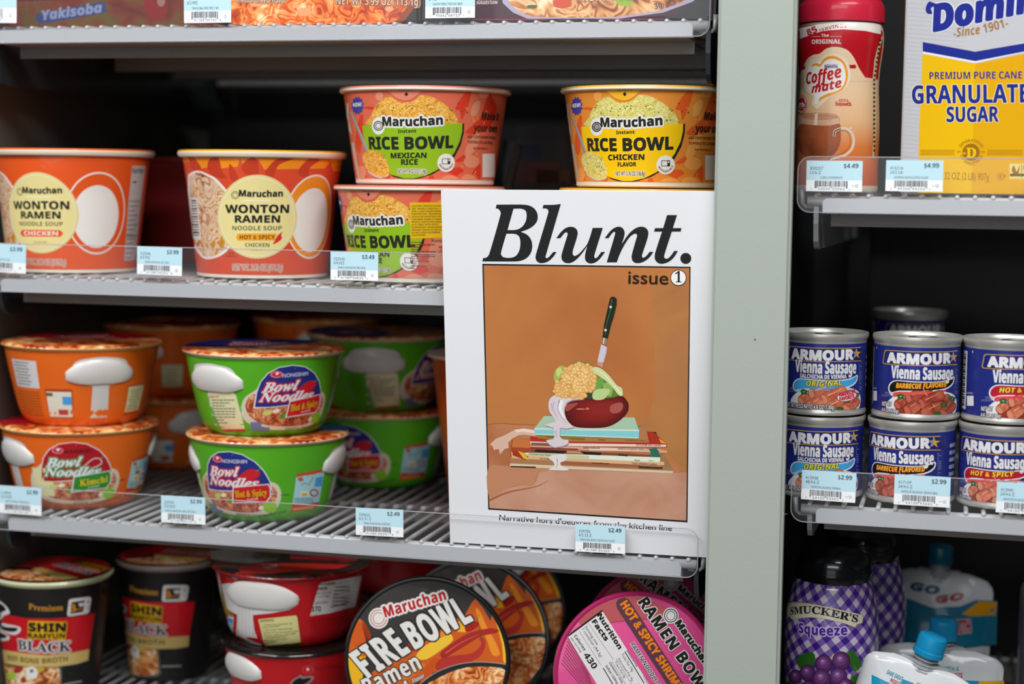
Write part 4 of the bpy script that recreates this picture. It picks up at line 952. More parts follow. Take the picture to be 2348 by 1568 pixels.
def grip_window(p, c, prof, R, z=.0475, stem=True, m=None):
    """where the wrapper shows the white ribbed foam, centred at angle c (radians)"""
    m = m or mat('d8d5d2', .45, 0, .5, .3, 60); s = c*R; L = mat('a9a6a4', .5)
    p.poly([(s-.026, z-.001), (s-.020, z-.0095), (s-.006, z-.013), (s+.006, z-.013), (s+.020, z-.0095), (s+.026, z-.001), (s+.022, z+.008), (s+.006, z+.011), (s-.006, z+.011), (s-.022, z+.008)], m, 1, px=False, smooth=4)
    if stem: p.poly([(s-.0075, z-.010), (s+.0075, z-.010), (s+.0095, .0015), (s-.0095, .0015)], m, 1.4, px=False)
    for k in range(-11, 12):
        x = s+k*.0021; lo = z-.0085+abs(k)*.0004
        if stem and abs(k) < 4: lo = .003
        if abs(k) < 11: p.poly([(x-.00018, lo), (x+.00018, lo), (x+.00018, z+.007-abs(k)*.0002), (x-.00018, z+.007-abs(k)*.0002)], L, 2.2, px=False)
def cream_panel(p, pts, ttl, tx, m='e2dcb0', seed=2, n=9, skew=2.2):
    p.poly(pts, w(m), 3); xs = [a[0] for a in pts]; ys = [a[1] for a in pts]; x0, x1, y0, y1 = min(xs), max(xs), min(ys), max(ys)
    wd = x1-x0; p.text(ttl, 'B', pts[0][0]+wd*.05, pts[0][1]+(y1-y0)*.12, pts[0][0]+wd*.3, pts[0][1]+(y1-y0)*.115, (y1-y0)*.06, w('c03a2c'), 4)
    lines_block(p, pts[0][0]+wd*.12, pts[0][1]+(y1-y0)*.16, pts[0][0]+wd*.72, y1-(y1-y0)*.12, n, w(tx), 4, .42, seed, skew)

YB = .072
MGl, RN = spot(429, 800, 1000, YB, ZC+SURF)
ZL1 = ZC+SURF; ZL2 = ZL1+NB_H+.0006
green_mesh = {}
def lid_arc(t, R, ang, back, M, tabc):
    """the darker back half of a lid print and its pull tab, in the lid's own plane"""
    p = Print(Flat((0, 0, NB_H+.0001), (1, 0, 0), (0, 1, 0)))
    ca, sa = math.cos(ang), math.sin(ang)
    rot = lambda x, y: (x*ca-y*sa, x*sa+y*ca)
    pts = [(R*.985*math.cos(math.radians(a)), R*.985*math.sin(math.radians(a))) for a in range(20, 161, 7)]
    pts += [(-R*.60, R*.10), (-R*.2, -R*.06), (R*.2, -R*.04), (R*.62, R*.12)]
    p.poly([rot(*q_) for q_ in pts], w(back, rough=.3), 2, px=False)
    ox, oy = rot(0, R*.38)
    for j, wd_ in enumerate((.034, .052)):
        a_ = rot(-wd_/2, R*.42-j*.017); b_ = rot(wd_/2, R*.42-j*.017)
        p.text(('Bowl', 'Noodles')[j], 'J', a_[0], a_[1], b_[0], b_[1], .013, w('e8dce0'), 5, out=(w('b81c34'), .0022), px=False)
    return p.build('lid_print', t)
def green_bowl(M, label, ang, tab):
    t, prof = noodle_bowl(M, RN, '54ac1e', soup_top, 'd8c0a0', label, grips=(1.30, -1.62))
    if 'g' not in green_mesh:
        p = Print(Rev(seg_prof(prof, 4), RN, g=(.003, .008)), MGl @ Matrix.Rotation(PH_L, 4, 'Z')); p.guess = (0, .03); p.crop(400, 740, 3.0156)
        green_label(p); grip_window(p, 1.30, prof, RN); grip_window(p, -1.62, prof, RN)
        # cream instruction panel left of the shield, read off the upper bowl
        p.M = MGu @ Matrix.Rotation(PH_U, 4, 'Z'); p.guess = (-.06, .03)
        p.poly([(205,462),(240,458),(430,470),(500,750),(300,745),(250,640)], w('5cb428'), 1.2)
        cream_panel(p, [(228,488),(400,474),(425,500),(488,735),(330,738),(285,650)], 'HOW TO', '7a8466')
        p.poly([(318,736),(494,734),(490,752),(350,752)], w('b83428'), 4)
        p.poly([(525,685),(605,685),(600,715),(660,725),(655,750),(530,745)], w('6a78a0'), 6)
        green_mesh['g'] = p.build('printed_wrapper', t)
    else:
        o = green_mesh['g'].copy(); C.objects.link(o); o.parent = t
    lid_arc(t, RN, ang, '1f2c80', M, tab); return t
PH_L, PH_U = .0, .86
MGu, _ = spot(418, 795, 800, YB, ZL2)
ZRl = MGl @ Matrix.Rotation(PH_L, 4, 'Z'); ZRu = MGu @ Matrix.Rotation(PH_U, 4, 'Z')
green_bowl(ZRl, 'green noodle bowl nearest the front, bottom of the stack left of the magazine', -.5, 0)
green_bowl(ZRu, 'green noodle bowl nearest the front, on top of its stack', -.5, 0)
MGb, _ = spot(775, 962, 1000, .30, ZL1)
P_ = atz(835, 1119, ZL1)
MB1 = Matrix.Translation((P_.x, P_.y+.045, ZL1)) @ Matrix.Rotation(face_cam(P_.x, .3)-.02, 4, 'Z')
green_bowl(MB1, 'green noodle bowl in shadow, bottom of the rear stack, shield facing out', -.5, 0)
MB2 = Matrix.Translation((P_.x-.002, P_.y+.045, ZL2)) @ Matrix.Rotation(face_cam(P_.x, .3)+1.55, 4, 'Z')
green_bowl(MB2, 'green noodle bowl in shadow, on top of the rear stack, cream text panel facing out', .4, 0)

def kimchi_bowl(M, label, ang, front=True):
    t, prof = noodle_bowl(M, RN, 'e2661a', soup_top, 'e0b070', label, grips=(1.30, -1.55))
    key = 'k' if front else 'n'
    if key not in green_mesh:
        p = Print(Rev(seg_prof(prof, 4), RN, g=(.003, .008)), MGl @ Matrix.Rotation(PH_L, 4, 'Z')); p.guess = (0, .03); p.crop(400, 740, 3.0156)
        if front: green_label(p, True)
        R = RN
        grip_window(p, 1.30, prof, R); grip_window(p, -1.55, prof, R)
        def pan(c, wd, z0, z1, h, lay=3): p.rect(c*R-wd/2, z0, c*R+wd/2, z1, w(h), lay, px=False)
        pan(1.30-.60, .027, .0075, .032, 'a83818', 2); pan(1.30-.60, .025, .0085, .030, 'e0dccc'); pan(1.30-.48, .009, .019, .026, '4aa0dc', 4); pan(1.30-.74, .007, .026, .029, '7c5c40', 4); pan(1.30-.55, .010, .0105, .015, 'b84040', 4)
        pan(1.30+.62, .025, .008, .033, 'b83a1c', 2); pan(1.30+.62, .023, .0105, .032, 'dcd8a8')
        for k in range(7): pan(1.30+.60, .016-(k % 3)*.002, .0125+k*.0026, .0134+k*.0026, '8c8a68', 4)
        if not front:
            pan(.16, .034, .032, .055, 'd4d0d0'); 
            for k in range(8): pan(.10+(k % 2)*.03, .020, .0342+k*.0026, .0350+k*.0026, '5c5c60', 4)
            for k in range(9): pan(.14, .034, .0085+k*.0024, .0094+k*.0024, '9c4a1c', 2)
        else: pan(-1.55+.58, .021, .012, .036, 'dcd8a8')
        green_mesh[key] = p.build('printed_wrapper', t)
    else:
        o = green_mesh[key].copy(); C.objects.link(o); o.parent = t
    lid_arc(t, RN, ang, 'c01222', M, 0); return t
MK1, _ = spot(-8, 372, 970, .0705, ZL1); MK2, _ = spot(0, 378, 790, .073, ZL2)
kimchi_bowl(MK1 @ Matrix.Rotation(.42, 4, 'Z'), 'orange noodle bowl with red shield, bottom of the stack at the left edge', .3)
kimchi_bowl(MK2 @ Matrix.Rotation(-1.05, 4, 'Z'), 'orange noodle bowl with white grip forward, on top of the stack at the left edge', .9, False)
# rear orange stack and the dark cup by the magazine
for k, (px, py, yy, rot, lb) in enumerate(((398, 1000, .275, -.9, 'orange noodle bowl in shadow, bottom of the rear stack behind the orange pair'), (392, 800, .275, -1.9, 'orange noodle bowl in shadow, on top of the rear stack behind the orange pair'))):
    P_ = at(px, py, yy)
    kimchi_bowl(Matrix.Translation((P_.x, yy, (ZL1, ZL2)[k])) @ Matrix.Rotation(face_cam(P_.x, yy)+rot, 4, 'Z'), lb, 0, False)
P_ = at(640, 760, .40)
for k in range(2):
    kimchi_bowl(Matrix.Translation((P_.x+.045, .392, (ZL1, ZL2)[k])) @ Matrix.Rotation(1.0+k, 4, 'Z'), ('orange noodle bowl at the very back behind the green ones, at the bottom', 'orange noodle bowl at the very back behind the green ones, on top')[k], 0, False)
P_ = at(1134, 850, .20)
Mo = Matrix.Translation((P_.x+.012, .20, ZL1)) @ Matrix.Rotation(.4, 4, 'Z')
t = thing('soup_cup', 'orange soup cup mostly hidden behind the magazine on its shelf', 'instant soup cup', Mo)
lathe('sleeve', [(.050, 0), (.0665, .124)], w('c84a14'), t, cap1=False); lathe('lid', [(.0665, .1235), (.070, .1238), (.0695, .1262), (.001, .1262)], mat('d8b8a0', .4), t)
# ------------------------------------------------------------------ boxed noodle trays on the top shelf (only their feet are in the picture)
def tray_box(xl, xr, Y, label, base, draw, rot=0.0, h=.13, d=.12, group='boxed noodle trays on the top shelf'):
    A = at(xl, 60, Y); B = at(xr, 55, Y); wd = B.x-A.x
    M = Matrix.Translation((A.x, Y, ZA+SURF)) @ Matrix.Rotation(rot, 4, 'Z')
    t = thing('tray_box', label, 'noodle tray box', M, group)
    bm = bmesh.new(); bx(bm, 0, wd, 0, d, 0, h, .0025); from_bm('carton', bm, mat(base, .4, 0, .5), t)
    p = Print(Flat((0, 0, 0)), M); p.guess = (wd/2, .02); p.tmin = .0008; draw(p, wd); p.build('printed_carton', t); return t
W1 = food('printed_fire_noodle', 'noodle', [(.1, '9c2c08'), (.35, 'd8561a'), (.55, 'ee7a2a'), (.8, 'f8a860'), (.97, 'fde0b0')], 75, .3, .6, bands=.45)
W2 = food('printed_beef_noodle', 'noodle', [(.1, '6a2c10'), (.35, 'b8703a'), (.55, 'd8985c'), (.8, 'eac08a'), (.97, 'f6dcb4')], 55, .3, .6, bands=.4)
W3 = food('printed_dark_noodle', 'mottle', [(.3, '4a1410'), (.5, '6e2a1a'), (.62, '5a4a1c'), (.8, '7a1c18')], 30, .4, .4, bands=1)
def d1(p, wd):
    p.crop(0, 0, 2.935); f = lambda h: mat(h, .4, 0, .5)
    p.rect(60, -60, 1500, 205, W3, 1); p.poly([(110,10),(480,0),(900,-60),(110,-60)], f('5a1612'), 2)
    p.poly([(240,95),(700,10),(720,75),(690,90),(340,150),(270,160),(240,130)], f('2c3a6e'), 3); p.text('Yakisoba', 'I', 290, 135, 690, 80, 62, f('7c84a4'), 4, bold=3)
    p.ell(1050, 30, 80, 110, f('7c1814'), 3); p.ell(1085, 10, 26, 34, f('8c6a64'), 4)
    p.text('Japanese Home Style', 'r', 120, 25, 360, 18, 16, f('6c4a44'), 4)
tray_box(-60, 505, .036, 'dark red noodle tray box with blue banner at top left', '3c1210', d1)
def d2(p, wd):
    p.crop(0, 0, 2.935); f = lambda h: mat(h, .4, 0, .5)
    p.poly([(1455,-100),(1560,160),(1620,178),(2560,190),(2680,130),(2760,20),(2790,-120)], W1, 2, smooth=0)
    p.poly([(2560,190),(2680,130),(2760,20),(2790,-120),(2830,-120),(2800,40),(2700,170),(2600,205)], f('8c3a10'), 2.4)
    for x, y, r in ((1720,20,44),(2050,80,50),(2400,30,36),(1990,40,26),(2620,60,30)): p.ell(x, y, r, r*.6, f('e8a06a'), 3, n=16)
    p.text('NET WT 3.99 OZ (113.1g)', 'B', 2262, 30, 2830, 38, 50, f('e0b898'), 5, out=(f('5a2410'), 5))
    p.text('Cheddar Cheese Flavor', 'B', 1590, 16, 1920, 22, 34, f('e8c8a8'), 5, out=(f('5a2410'), 4))
tray_box(502, 962, .030, 'black noodle tray box with bright orange noodle picture in the middle of the top shelf', '1f1512', d2)
def d3(p, wd):
    p.crop(800, 0, 2.762); f = lambda h: mat(h, .35, 0, .5)
    p.rect(780, -80, 2270, 130, f('3a1226'), 1); p.poly([(790,128),(2000,124),(2000,118),(790,120)], f('8c1c3c'), 2)
    p.poly([(965,-60),(975,20),(1040,80),(1130,118),(1350,128),(1700,120),(1990,80),(2180,10),(2260,-60)], f('a8a0b8'), 2); p.poly([(1000,-60),(1015,20),(1080,75),(1160,105),(1400,112),(1700,106),(1960,70),(2120,10),(2180,-60)], W2, 3)
    p.poly([(1290,10),(1330,-20),(1400,-30),(1410,40),(1350,56),(1300,44)], f('cc4420'), 4); p.poly([(1690,0),(1760,-20),(1800,10),(1770,42),(1710,30)], f('8cae30'), 4, smooth=3); p.ell(1160, 42, 34, 12, f('4a5a20'), 4, n=12)
    p.poly([(1990,110),(2100,70),(2250,-40),(2270,-60),(2270,128)], f('1c1a1f'), 4)
    p.text('SERVING', 'I', 820, 2, 905, 0, 18, f('d8c8c8'), 4); p.text('SUGGESTION', 'I', 808, 27, 942, 25, 20, f('d8c8c8'), 4)
    p.text('NET WT 4 OZ', 'B', 1480, 6, 1830, 0, 30, f('efe2c8'), 6, out=(f('5a2410'), 4)); p.text('3g)', 'B', 1940, 60, 2000, 40, 34, f('4a4850'), 6)
tray_box(966, 1640, .024, 'dark purple noodle tray box with noodles in a grey bowl, nearest the pillar', '241420', d3)

# ------------------------------------------------------------------ black cups, bottom left
cup_soup = food('printed_cup_soup', 'noodle', [(.1, '5c1c0c'), (.35, 'a8501c'), (.55, 'd08648'), (.75, 'e6c08c'), (.95, 'eee6d0')], 80, .4, .5, bands=.35)
MS1, RS1 = spot(-18, 258, 1352, .068, 0)
ZSH = ZF+SURF; SC_H = at(120, 1352, .004).z+.002-ZSH
MS1 = Matrix.Translation((0, 0, ZSH)) @ MS1
def shin_cup(M, R, label, rimc, twist, full=True):
    H = SC_H; t = thing('noodle_cup', label, 'instant noodle cup', M, 'tall black noodle cups')
    rb = R*.74
    prof = [(rb, 0), (rb+.0005, .004), (R*.95, H-.009), (R*.955, H-.006)]
    lathe('sleeve', prof, w('1b1a19', coat=.35), t, cap1=False)
    lathe('rim', [(R*.955, H-.007), (R*.99, H-.0055), (R, H-.0035), (R-.001, H-.0015)], mat(rimc, .4, 0, .4), t, cap0=False, cap1=False)
    lathe('lid', [(R-.0008, H-.002), (R-.004, H-.0008), (.001, H-.0006)], mat('1d1816', .35, 0, .5), t, cap0=False)
    p = Print(Rev([(z, r) for r, z in prof], R, g=(.003, 0)), MS1); p.guess = (0, .08); p.crop(0, 1200, 4.26)
    Rd = w('c0141e'); Wt = w('d8d4d2'); Go = w('cdb06a')
    p.poly([(-400,860),(-150,870),(70,890),(250,925),(480,930),(700,915),(926,875),(872,1228),(700,1262),(450,1285),(250,1290),(0,1270),(-300,1200)], Rd, 1, sub=8)
    p.poly([(-300,1195),(0,1230),(250,1268),(450,1288),(700,1262),(872,1228),(862,1335),(760,1370),(560,1400),(350,1405),(150,1385),(0,1360),(-300,1300)], Go, 1.5, sub=8)
    for k in range(9): p.line([(-200, 600+k*30), (50, 610+k*30), (400, 640+k*28), (900, 590+k*28)], 2.5, w('3a2f2a'), .6, smooth=4)
    p.text('Premium', 'S', 280, 842, 615, 850, 58, w('c28a2c'), 3, path=[(280, 838), (440, 856), (615, 848)])
    p.poly([(672,752),(690,738),(860,715),(888,722),(890,745),(870,862),(850,880),(690,905),(662,905),(655,885)], Wt, 3); p.poly([(700,768),(828,750),(812,862),(684,885)], w('1b1a19'), 4)
    p.text('3', 'B', 692, 862, 742, 856, 70, w('c8872c'), 5, bold=3); p.poly([(765,780),(825,772),(815,800),(790,815),(772,803)], Wt, 5); p.text('MIN', 'B', 745, 850, 805, 842, 18, w('c8872c'), 5); p.ell(860, 765, 9, 11, w('1b1a19'), 5, n=10); p.rect(848, 800, 872, 806, w('1b1a19'), 5); p.rect(844, 830, 868, 836, w('1b1a19'), 5)
    Ye = w('d8a818')
    p.poly([(280,950),(655,962),(640,1140),(265,1130)], Ye, 3, smooth=0); p.text('SHIN', 'B', 284, 1048, 640, 1050, 78, w('191512'), 5, out=(Ye, 10), bold=6); p.text('RAMYUN', 'B', 276, 1116, 632, 1118, 48, w('191512'), 5, bold=2)
    p.text('BLACK', 'S', 182, 1228, 690, 1248, 92, w('2a2828'), 6, out=(Wt, 14), bold=2, path=[(182, 1226), (430, 1256), (690, 1244)])
    p.text('BEEF BONE BROTH', 'B', 80, 1340, 660, 1352, 50, w('5c4a24'), 4, path=[(80, 1332), (360, 1368), (660, 1345)])
    # brush characters on a white edge, left
    for pts in ([(-190,760),(-60,735),(20,770),(80,830),(95,880),(40,900),(10,960),(60,980),(180,1005),(205,1040),(170,1080),(110,1085),(0,1040),(80,1090),(95,1120),(50,1145),(-150,1120),(-230,1000)],): p.poly(pts, Wt, 4, smooth=3)
    for pts in ([(-60,770),(20,790),(60,840),(30,860),(-20,880),(-80,860)], [(-150,900),(-20,900),(10,930),(-30,970),(60,1010),(170,1020),(150,1055),(60,1050),(-60,1000),(-160,980)], [(-60,1050),(40,1080),(70,1105),(20,1120),(-120,1090)]): p.poly(pts, w('141312'), 5, smooth=3)
    # bowl picture
    p.poly([(-150,1385),(150,1400),(560,1400),(600,1450),(600,1560),(560,1680),(0,1700),(-150,1500)], w('6a605c'), 2, smooth=3); p.poly([(0,1390),(150,1402),(540,1408),(580,1460),(585,1560),(540,1660),(100,1680)], cup_soup, 3, smooth=3)
    for x, y, a, b, h in ((110,1490,50,36,'a8c838'),(310,1460,60,62,'e4e2dc'),(180,1430,50,30,'a82c22'),(310,1440,20,16,'5c4438'),(400,1430,40,20,'b8a834'),(230,1530,30,30,'a83828')): p.ell(x, y, a, b, w(h), 4, n=20, rot=-.4)
    p.line([(620,1570),(800,1540)], 9, w('b8b4b0'), 3)
    p.build('printed_sleeve', t)
    # printed lid
    p = Print(Flat((0, 0, H-.0005), (1, 0, 0), (0, 1, 0))); r = R*.93; m_ = lambda h: mat(h, .3, 0, .6)
    ca, sa = math.cos(twist), math.sin(twist); ro = lambda L: [(x*r*ca-y*r*sa, x*r*sa+y*r*ca) for x, y in L]
    p.poly(ro([(math.cos(a*.2), math.sin(a*.2)) for a in range(-6, 22)]), m_('b81a1c'), 1, px=False)
    p.poly(ro([(-.9,.1),(-.6,.75),(-.2,.97),(.1,.99),(-.1,.4),(-.35,-.1)]), m_('8a1418'), 2, px=False)
    p.poly(ro([(-.35,.05),(-.2,.1),(.45,-.86),(.25,-.95)]), m_('c8b860'), 3, px=False); p.poly(ro([(-.98,.1),(-.35,.1),(.25,-.95),(-.3,-.93),(-.8,-.55)]), cup_soup, 2, px=False, smooth=2)
    a_, b_ = ro([(.02,.3),(.62,-.62)]); p.text('BLACK', 'S', a_[0], a_[1], b_[0], b_[1], r*.22, m_('2a2020'), 5, out=(m_('c8b0b0'), r*.035), px=False)
    a_, b_ = ro([(.38,.35),(.82,-.35)]); p.text('SHIN', 'B', a_[0], a_[1], b_[0], b_[1], r*.2, m_('1c1410'), 5, out=(m_('c89c20'), r*.03), px=False)
    p.build('lid_print', t)
    return t
shin_cup(MS1, RS1, 'black noodle cup with red band at the bottom left corner, pale rim', 'c2c49c', .0)
MS2, RS2 = spot(268, 505, 1345, .150, ZSH)
shin_cup(MS2 @ Matrix.Rotation(-.42, 4, 'Z'), RS2*1.0, 'black noodle cup with red band set further back beside the red bowls, dark rim', '8c7c74', .9)
# a dark cup and a pale lid rim far behind between them
MS3, RS3 = spot(215, 420, 1400, .29, ZSH)
t = thing('noodle_cup', 'dark noodle cup in deep shadow between the two black cups', 'instant noodle cup', MS3, 'tall black noodle cups')
lathe('sleeve', [(RS3*.75, 0), (RS3*.95, .10)], mat('151413', .5, 0, .3), t, cap1=False); lathe('lid', [(RS3*.95, .0995), (RS3, .1), (RS3*.98, .104), (.001, .104)], mat('3c3a36', .4), t)

# ------------------------------------------------------------------ red bowls
red_top = food('printed_red_lid', 'mottle', [(.3, '1c1816'), (.5, '2a2220'), (.62, '7a1818'), (.72, '6c5a24'), (.85, '2a2220')], 40, .3, .6, bands=1)
ZR1 = ZSH; RB2 = None
MR1, RR = spot(508, 826, 1500, .075, ZSH)
MR2, RR2 = spot(484, 850, 1300, .078, 0)
NBH_keep = NB_H
NB_H = .0632
def red_bowl(M, R, label, upper):
    t, prof = noodle_bowl(M, R, 'b8121a', red_top if upper else w('15110f', rough=.2), 'a81018' if upper else '15110f', label, grips=() if upper else (-.95,), group='red noodle bowls in a stack')
    if upper: handle(t, prof, R, -.46, .56, .0345, .0570, .0022)
    p = Print(Rev(seg_prof(prof, 4), R, g=(.003, .008)), M); p.guess = (0, .04); p.crop(450, 1230, 4.64)
    if upper:
        m = mat('d8d5d2', .45, 0, .5, .3, 60)
        p.poly([(190,560),(240,510),(350,495),(500,520),(700,560),(900,570),(1050,610),(1098,670),(1060,740),(980,780),(800,815),(600,835),(620,1000),(700,1210),(560,1190),(430,1110),(436,830),(330,770),(230,680)], m, 1, smooth=0)
        for k in range(20):
            x = 260+k*38; p.line([(x, 600), (x+4, 740 if (x < 430 or x > 610) else 1080)], 3, mat('aaa6a4', .5), 2)
        p.line([(280,600),(640,620),(1040,660)], 3, mat('b4b0ae', .5), 2, smooth=3)
        cr = w('dcd490'); p.poly([(660,880),(1060,838),(1075,860),(1110,1125),(735,1165),(720,1130)], cr, 3); p.poly([(735,1162),(1112,1122),(1115,1200),(900,1235),(770,1210)], w('3c4012'), 3)
        p.text('MICROWAVE', 'B', 682, 910, 826, 900, 26, w('3c3820'), 4)
        for i, s_ in enumerate(('1. COMPLETELY REMOVE LID', 'AND SOUP BASE.', '2. ADD ROOM TEMPERATURE', 'WATER UP TO THE INSIDE LINE', 'INITIAL, ABOUT 1 3/4 CUPS', '3. MICROWAVE FOR 3', 'MINUTES, STIR WELL', 'AND SERVE')): p.text(s_, 'B', 700+i*5, 948+i*27, 700+i*5+len(s_)*13.5, 930+i*27, 16, w('77704c'), 4)
        nf = w('cfcac4'); p.poly([(1310,495),(1760,415),(1690,740),(1420,815),(1210,846)], nf, 3); D = w('2c2a28')
        p.text('Nutrition', 'I', 1306, 528, 1482, 508, 32, D, 4, bold=1); p.text('Facts', 'I', 1290, 570, 1395, 560, 32, D, 4, bold=1)
        p.text('Serving size', 'r', 1275, 612, 1430, 602, 18, D, 4); p.text('1 bowl (86g)', 'r', 1285, 646, 1415, 640, 18, D, 4)
        p.text('Calories', 'r', 1240, 722, 1396, 708, 36, D, 4); p.text('370', 'r', 1228, 800, 1326, 796, 56, D, 4, bold=2); p.text('per container', 'r', 1222, 834, 1300, 826, 12, D, 4)
        for k in range(7): p.line([(1492-k*10, 500+k*42), (1725-k*16, 455+k*40)], 3 if k != 6 else 9, D, 4)
        lines_block(p, 1480, 530, 1640, 760, 6, D, 4, .25, 8, -8)
        for k in range(12): p.line([(1206, 885+k*27), (1590-k*12, 850+k*24)], 6, w('7c1014'), 3)
        p.poly([(240,690),(330,780),(390,830),(400,860),(380,1110),(300,1030),(250,880)], w('c8d4d4'), 2); p.poly([(320,850),(395,880),(382,990),(330,960)], w('3c8cd0'), 3); p.poly([(250,690),(330,775),(395,835),(390,860),(300,800)], w('8c7c1c'), 3)
        # the lid's red flap folding over the rim
        p.over = .004; p.poly([(470,395),(820,400),(1000,385),(860,405),(760,470),(690,505),(640,505),(570,465)], w('e02a22', rough=.25), 8)
        p.poly([(400,350),(470,395),(430,470),(380,440)], w('8c8a88'), 7); p.poly([(160,260),(390,340),(370,430),(250,370)], soup_top, 7)
    else:
        p.ell(1187, 1415, 62, 42, w('c85860'), 2); p.ell(1187, 1415, 56, 36, w('c0141c'), 2.6); p.ell(1187, 1412, 16, 16, w('e0c8c8'), 3)
        p.text('NONGSHIM', 'B', 1270, 1418, 1520, 1392, 28, w('8c1418'), 3)
        p.poly([(1000,1560),(1030,1520),(1080,1490),(1110,1470),(1140,1490),(1230,1480),(1250,1510),(1200,1560),(1100,1640),(980,1640)], w('8c8080'), 2, smooth=3); p.poly([(1020,1560),(1060,1520),(1110,1500),(1130,1515),(1220,1500),(1190,1545),(1100,1590),(1010,1610)], w('141110'), 3, smooth=3)
    p.build('printed_wrapper', t); return t
red_bowl(MR1, RR, 'red noodle bowl with black lid rim, bottom of its stack at the lower picture edge', False)
MR2 = Matrix.Translation((0, 0, ZSH+NB_H+.0008)) @ MR2
tr = red_bowl(MR2, RR2, 'red noodle bowl with white grip forward and red lid flap, on top of its stack', True)
p = Print(Flat((0, 0, NB_H+.0001), (1, 0, 0), (0, 1, 0)), MR2); p.guess = (0, -.03); p.crop(450, 1230, 4.64); m_ = lambda h: mat(h, .28, 0, .6)
p.poly([(430,340),(560,300),(700,290),(1100,285),(1650,300),(1500,345),(1000,375),(820,395),(480,390)], m_('d82820'), 2)
p.poly([(150,150),(400,120),(900,150),(860,250),(500,300),(160,240)], m_('5a5854'), 2); p.poly([(640,160),(900,150),(880,240),(700,220)], food('lid_gold', 'mottle', [(.4, '3c2c14'), (.55, '7a6a1c'), (.7, '6c2c14')], 60), 3)
p.poly([(690,320),(860,300),(860,325),(760,345)], m_('b8b0ac'), 3); p.poly([(1000,180),(1750,190),(1700,260),(1000,240)], m_('b81c24'), 2); p.text('SHIN', 'S', 1020, 215, 1300, 220, 30, m_('2a1a1a'), 4); p.build('lid_print', tr)
tab_ = Print(Flat((0, 0, NB_H+.0006), (1, 0, 0), (0, 1, 0)), MR1); tab_.crop(450, 1230, 4.64); tab_.guess = (-.03, -.03)
MR3, _ = spot(838, 1010, 1350, .25, ZSH)
t, _p = noodle_bowl(Matrix.Translation((at(905, 1400, .25).x, .262, ZSH)), RR, '8a1016', red_top, '6a0c12', 'red noodle bowl in shadow between the red stack and the round lids, at the bottom', group='red noodle bowls in a stack')  # this bowl and the next: reds darkened to stand for shade
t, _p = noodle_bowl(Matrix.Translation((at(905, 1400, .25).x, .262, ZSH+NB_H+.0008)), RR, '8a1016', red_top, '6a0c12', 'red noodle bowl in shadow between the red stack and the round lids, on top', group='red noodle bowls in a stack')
NB_H = NBH_keep

# ------------------------------------------------------------------ bowls standing on edge, lids to the front
def edge_bowl(cx, cy, rpx, Y, tilt, yaw, roll, label, side, lid_c, group, rim_c='1b1d1d', dep=.062):
    Pc = at(cx, cy, Y); R = rpx/F_PX*depth(Pc)
    z = (CAM-Pc).normalized(); z = Matrix.Rotation(yaw, 3, 'Z') @ z; z.z = math.sin(tilt); z.normalize()
    y = (Vector((0, 0, 1))-z*z.z).normalized(); x = y.cross(z); y = z.cross(x)
    Rm = Matrix(((x.x, y.x, z.x), (x.y, y.y, z.y), (x.z, y.z, z.z))).to_4x4() @ Matrix.Rotation(roll, 4, 'Z')
    M = Matrix.Translation(Pc) @ Rm
    t = thing('noodle_bowl', label, 'instant noodle bowl', M, group)
    lathe('bowl_wall', [(R*.60, -dep), (R*.68, -dep+.003), (R*.80, -dep*.6), (R*.93, -.006), (R*.95, -.004)], w(side), t, cap1=False)
    lathe('rim', [(R*.95, -.0048), (R*.985, -.0042), (R, -.0028), (R, -.0016), (R*.985, -.0003), (R*.955, .0), (R*.93, -.0008)], mat(rim_c, .22, 0, .8), t, cap0=False, cap1=False)
    lathe('lid', [(R*.945, -.0006), (R*.93, -.0003), (.001, -.0001)], mat(lid_c, .3, 0, .7, .3, 25), t, cap0=False)
    return t, M, R
FG = 'round bowls standing on edge with their lids forward'
flame = food('printed_flames', 'mottle', [(.3, '2a1c18'), (.42, 'b03a14'), (.5, 'e0781c'), (.58, 'f2b428'), (.7, 'e87020')], 14, .3, .7, stretch=(2.2, .8, 1), bands=1.6)
fire_food = food('printed_fire_ramen', 'noodle', [(.1, '6c240c'), (.35, 'c05a22'), (.55, 'dc8844'), (.8, 'eec08a'), (.97, 'f8e0b8')], 90, .35, .5, bands=.4)
